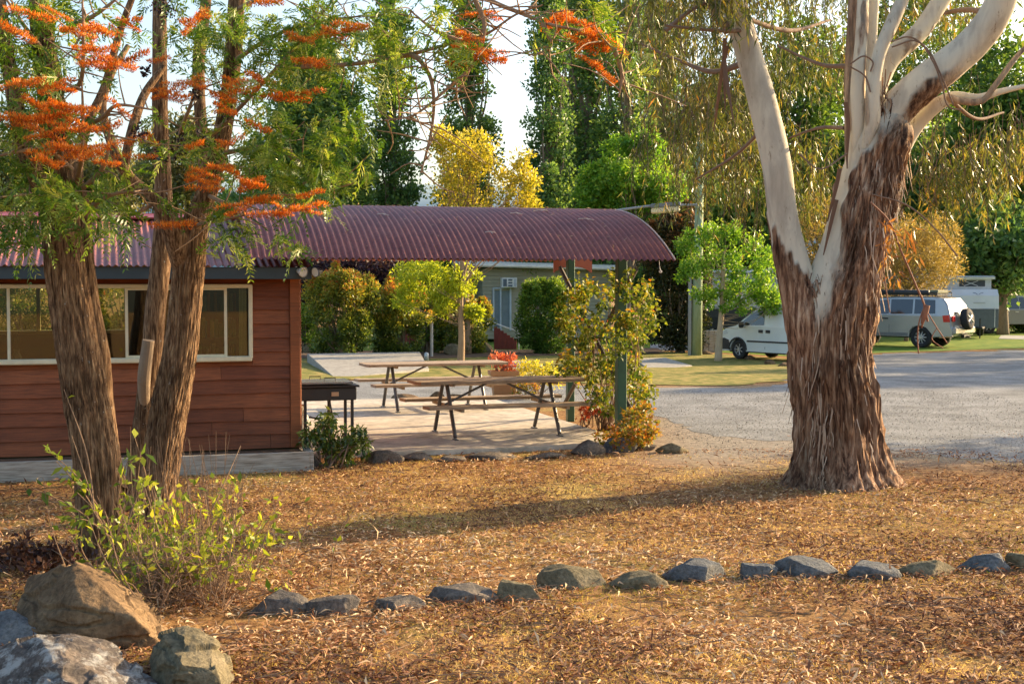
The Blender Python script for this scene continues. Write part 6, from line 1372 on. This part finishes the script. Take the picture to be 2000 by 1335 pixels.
btree('dark_green_tree', 'dark green tree behind the orange blossom, left of the poplars', 610, 60, [(200,620,250,0,85,150,.8),(90,560,330,0,70,80,.7),(60,690,340,0,30,90,.5),(50,600,130,0,50,70,.6)], 110, .20, .12, M_poplar, tr=.25, nmax=80)
btree('lime_tree', 'bright lime green tree above the right end of the arched roof', 1230, 52, [(80,1240,355,0,80,66,.42),(30,1170,375,0,45,36,.36),(34,1290,380,0,45,50,.42),(12,1215,288,0,40,18,.3),(12,1262,280,0,30,24,.3),(16,1180,335,0,40,22,.3)], 100, .15, .09, M_lime, tr=.16, nmax=70)
far = [('broad green tree beyond the caravans, left of the gum stems',1370,78,[(160,1370,330,0,130,200,1.2)],M_broad),('green tree beyond the gum tree fork',1560,80,[(200,1560,250,0,130,200,1.3)],M_broad),('dark green tree beyond the gum trunk',1700,74,[(150,1700,380,0,120,120,1.2)],M_broad),
 ('dark tree beyond the pop top caravan',1850,72,[(200,1860,400,0,120,140,1.1)],M_poplar),('tall green tree at the right edge',2040,68,[(220,1960,300,0,110,230,1.1)],M_broad),('far green tree high behind the right limb',1820,90,[(170,1800,150,0,150,170,1.5)],M_broad),
 ('dark understory tree right of the caravans',1960,64,[(150,1960,480,0,130,80,.8)],M_poplar),('green tree behind the area lamp',1440,66,[(150,1440,440,0,120,90,.9)],M_broad)]
for (lb, px, d, el, lm) in far: btree('broadleaf_tree', lb, px, d, el, 95, .30, .19, lm, tr=.3, nmax=60, lr=.07, group='trees beyond the caravans')
for (lb, px, d, el, lm) in [('grey green tree at the left edge behind the building roof',20,70,[(120,20,350,0,90,80,1.0)],M_olive),('olive tree behind the roof ridge of the red building',200,75,[(120,200,360,0,110,65,1.0)],M_olive),('thin olive tree behind the middle oak stem',330,66,[(80,350,330,0,80,100,.8)],M_olive),('dark tree behind the red building at its right corner',520,56,[(110,540,440,0,110,110,.8)],M_poplar),
  ('low green tree behind the shelter opening',800,58,[(110,820,520,0,110,55,.8)],M_broad),('low dark tree behind the cabin roof',1080,60,[(130,1060,500,0,160,50,.8)],M_poplar),('dark tree behind the tall dark shrub',1290,58,[(100,1290,520,0,80,100,.8)],M_poplar)]:
    btree('background_tree', lb, px, d, el, 90, .26, .15, lm, tr=.22, nmax=50, lr=.06, group='trees in the background')
# trees standing outside the picture to the right, throwing the long shadows
def shade(px_xy, H, z0, r, K, label, nl=70, L=.2):
    B = np.array([px_xy[0], px_xy[1], float(tz(*px_xy))]); cl = crown_in(lambda f: r*math.sin(math.pi*min(1,f*.9+.1)), K, .55, z0, H)
    crown_tree('shade_tree', label, 'tree', B, [(0,0,-.1),(.1,0,H*.4),(.0,0,H*.9)], [.25,.18,.03], cl, nl, L, L*.6, M_broad, M_trunk, 'trees outside the right edge', nmax=40)
shade((26,46), 8.5, 1.5, 3.0, 130, 'tree outside the right edge beyond the road, nearest'); shade((31,55), 9.5, 1.5, 3.5, 140, 'tree outside the right edge beyond the road, farther')
shade((28.5,41.5), 10, 1.0, 4.2, 260, 'tree outside the right edge beyond the road, closer in'); shade((33,49), 10.5, 1.0, 4.2, 240, 'tree outside the right edge beyond the road, behind the others')
shade((12.8,9.0), 5.0, 1.0, 2.0, 60, 'tree just outside the right edge near the stones', 50, .14); shade((16.5,23), 5.6, 1.6, 2.0, 60, 'tree outside the right edge beside the near road', 60, .16)
# far hills
b = MB(); n = 120; X_ = np.linspace(-1800, 1800, n); H_ = 95 + 45*fbm(np.stack([X_/500, X_*0, X_*0], 1), 5, 4)
V = np.stack([np.stack([X_, 1500+0*X_, -20+0*X_], 1), np.stack([X_, 1560+0*X_, H_*.6], 1), np.stack([X_, 1700+0*X_, H_], 1), np.stack([X_, 2100+0*X_, H_*.2], 1)]); b.grid(V)
o = b.build('hills', noisy('blue_hills', [(.22,.32,.36),(.32,.42,.44)], .01, 1, bmp=0), smooth=True); tag(o, kind='structure')

g = G(70,1108); cl = []
for k in range(36): q = G(70+rng.normal()*48, 1110+rng.normal()*14); cl.append((q[0], q[1], q[2]+rng.uniform(.02,.12), .07))
bush('dark_ground_plant', 'low dark brown leafy plant behind the brown boulder at the left edge', g, np.array(cl), 26, .06, .03, leaf_mat('dark_brown_leaf', [(.03,.015,.012),(.09,.035,.025),(.20,.10,.05)], .2), cat='plant', stems=12)
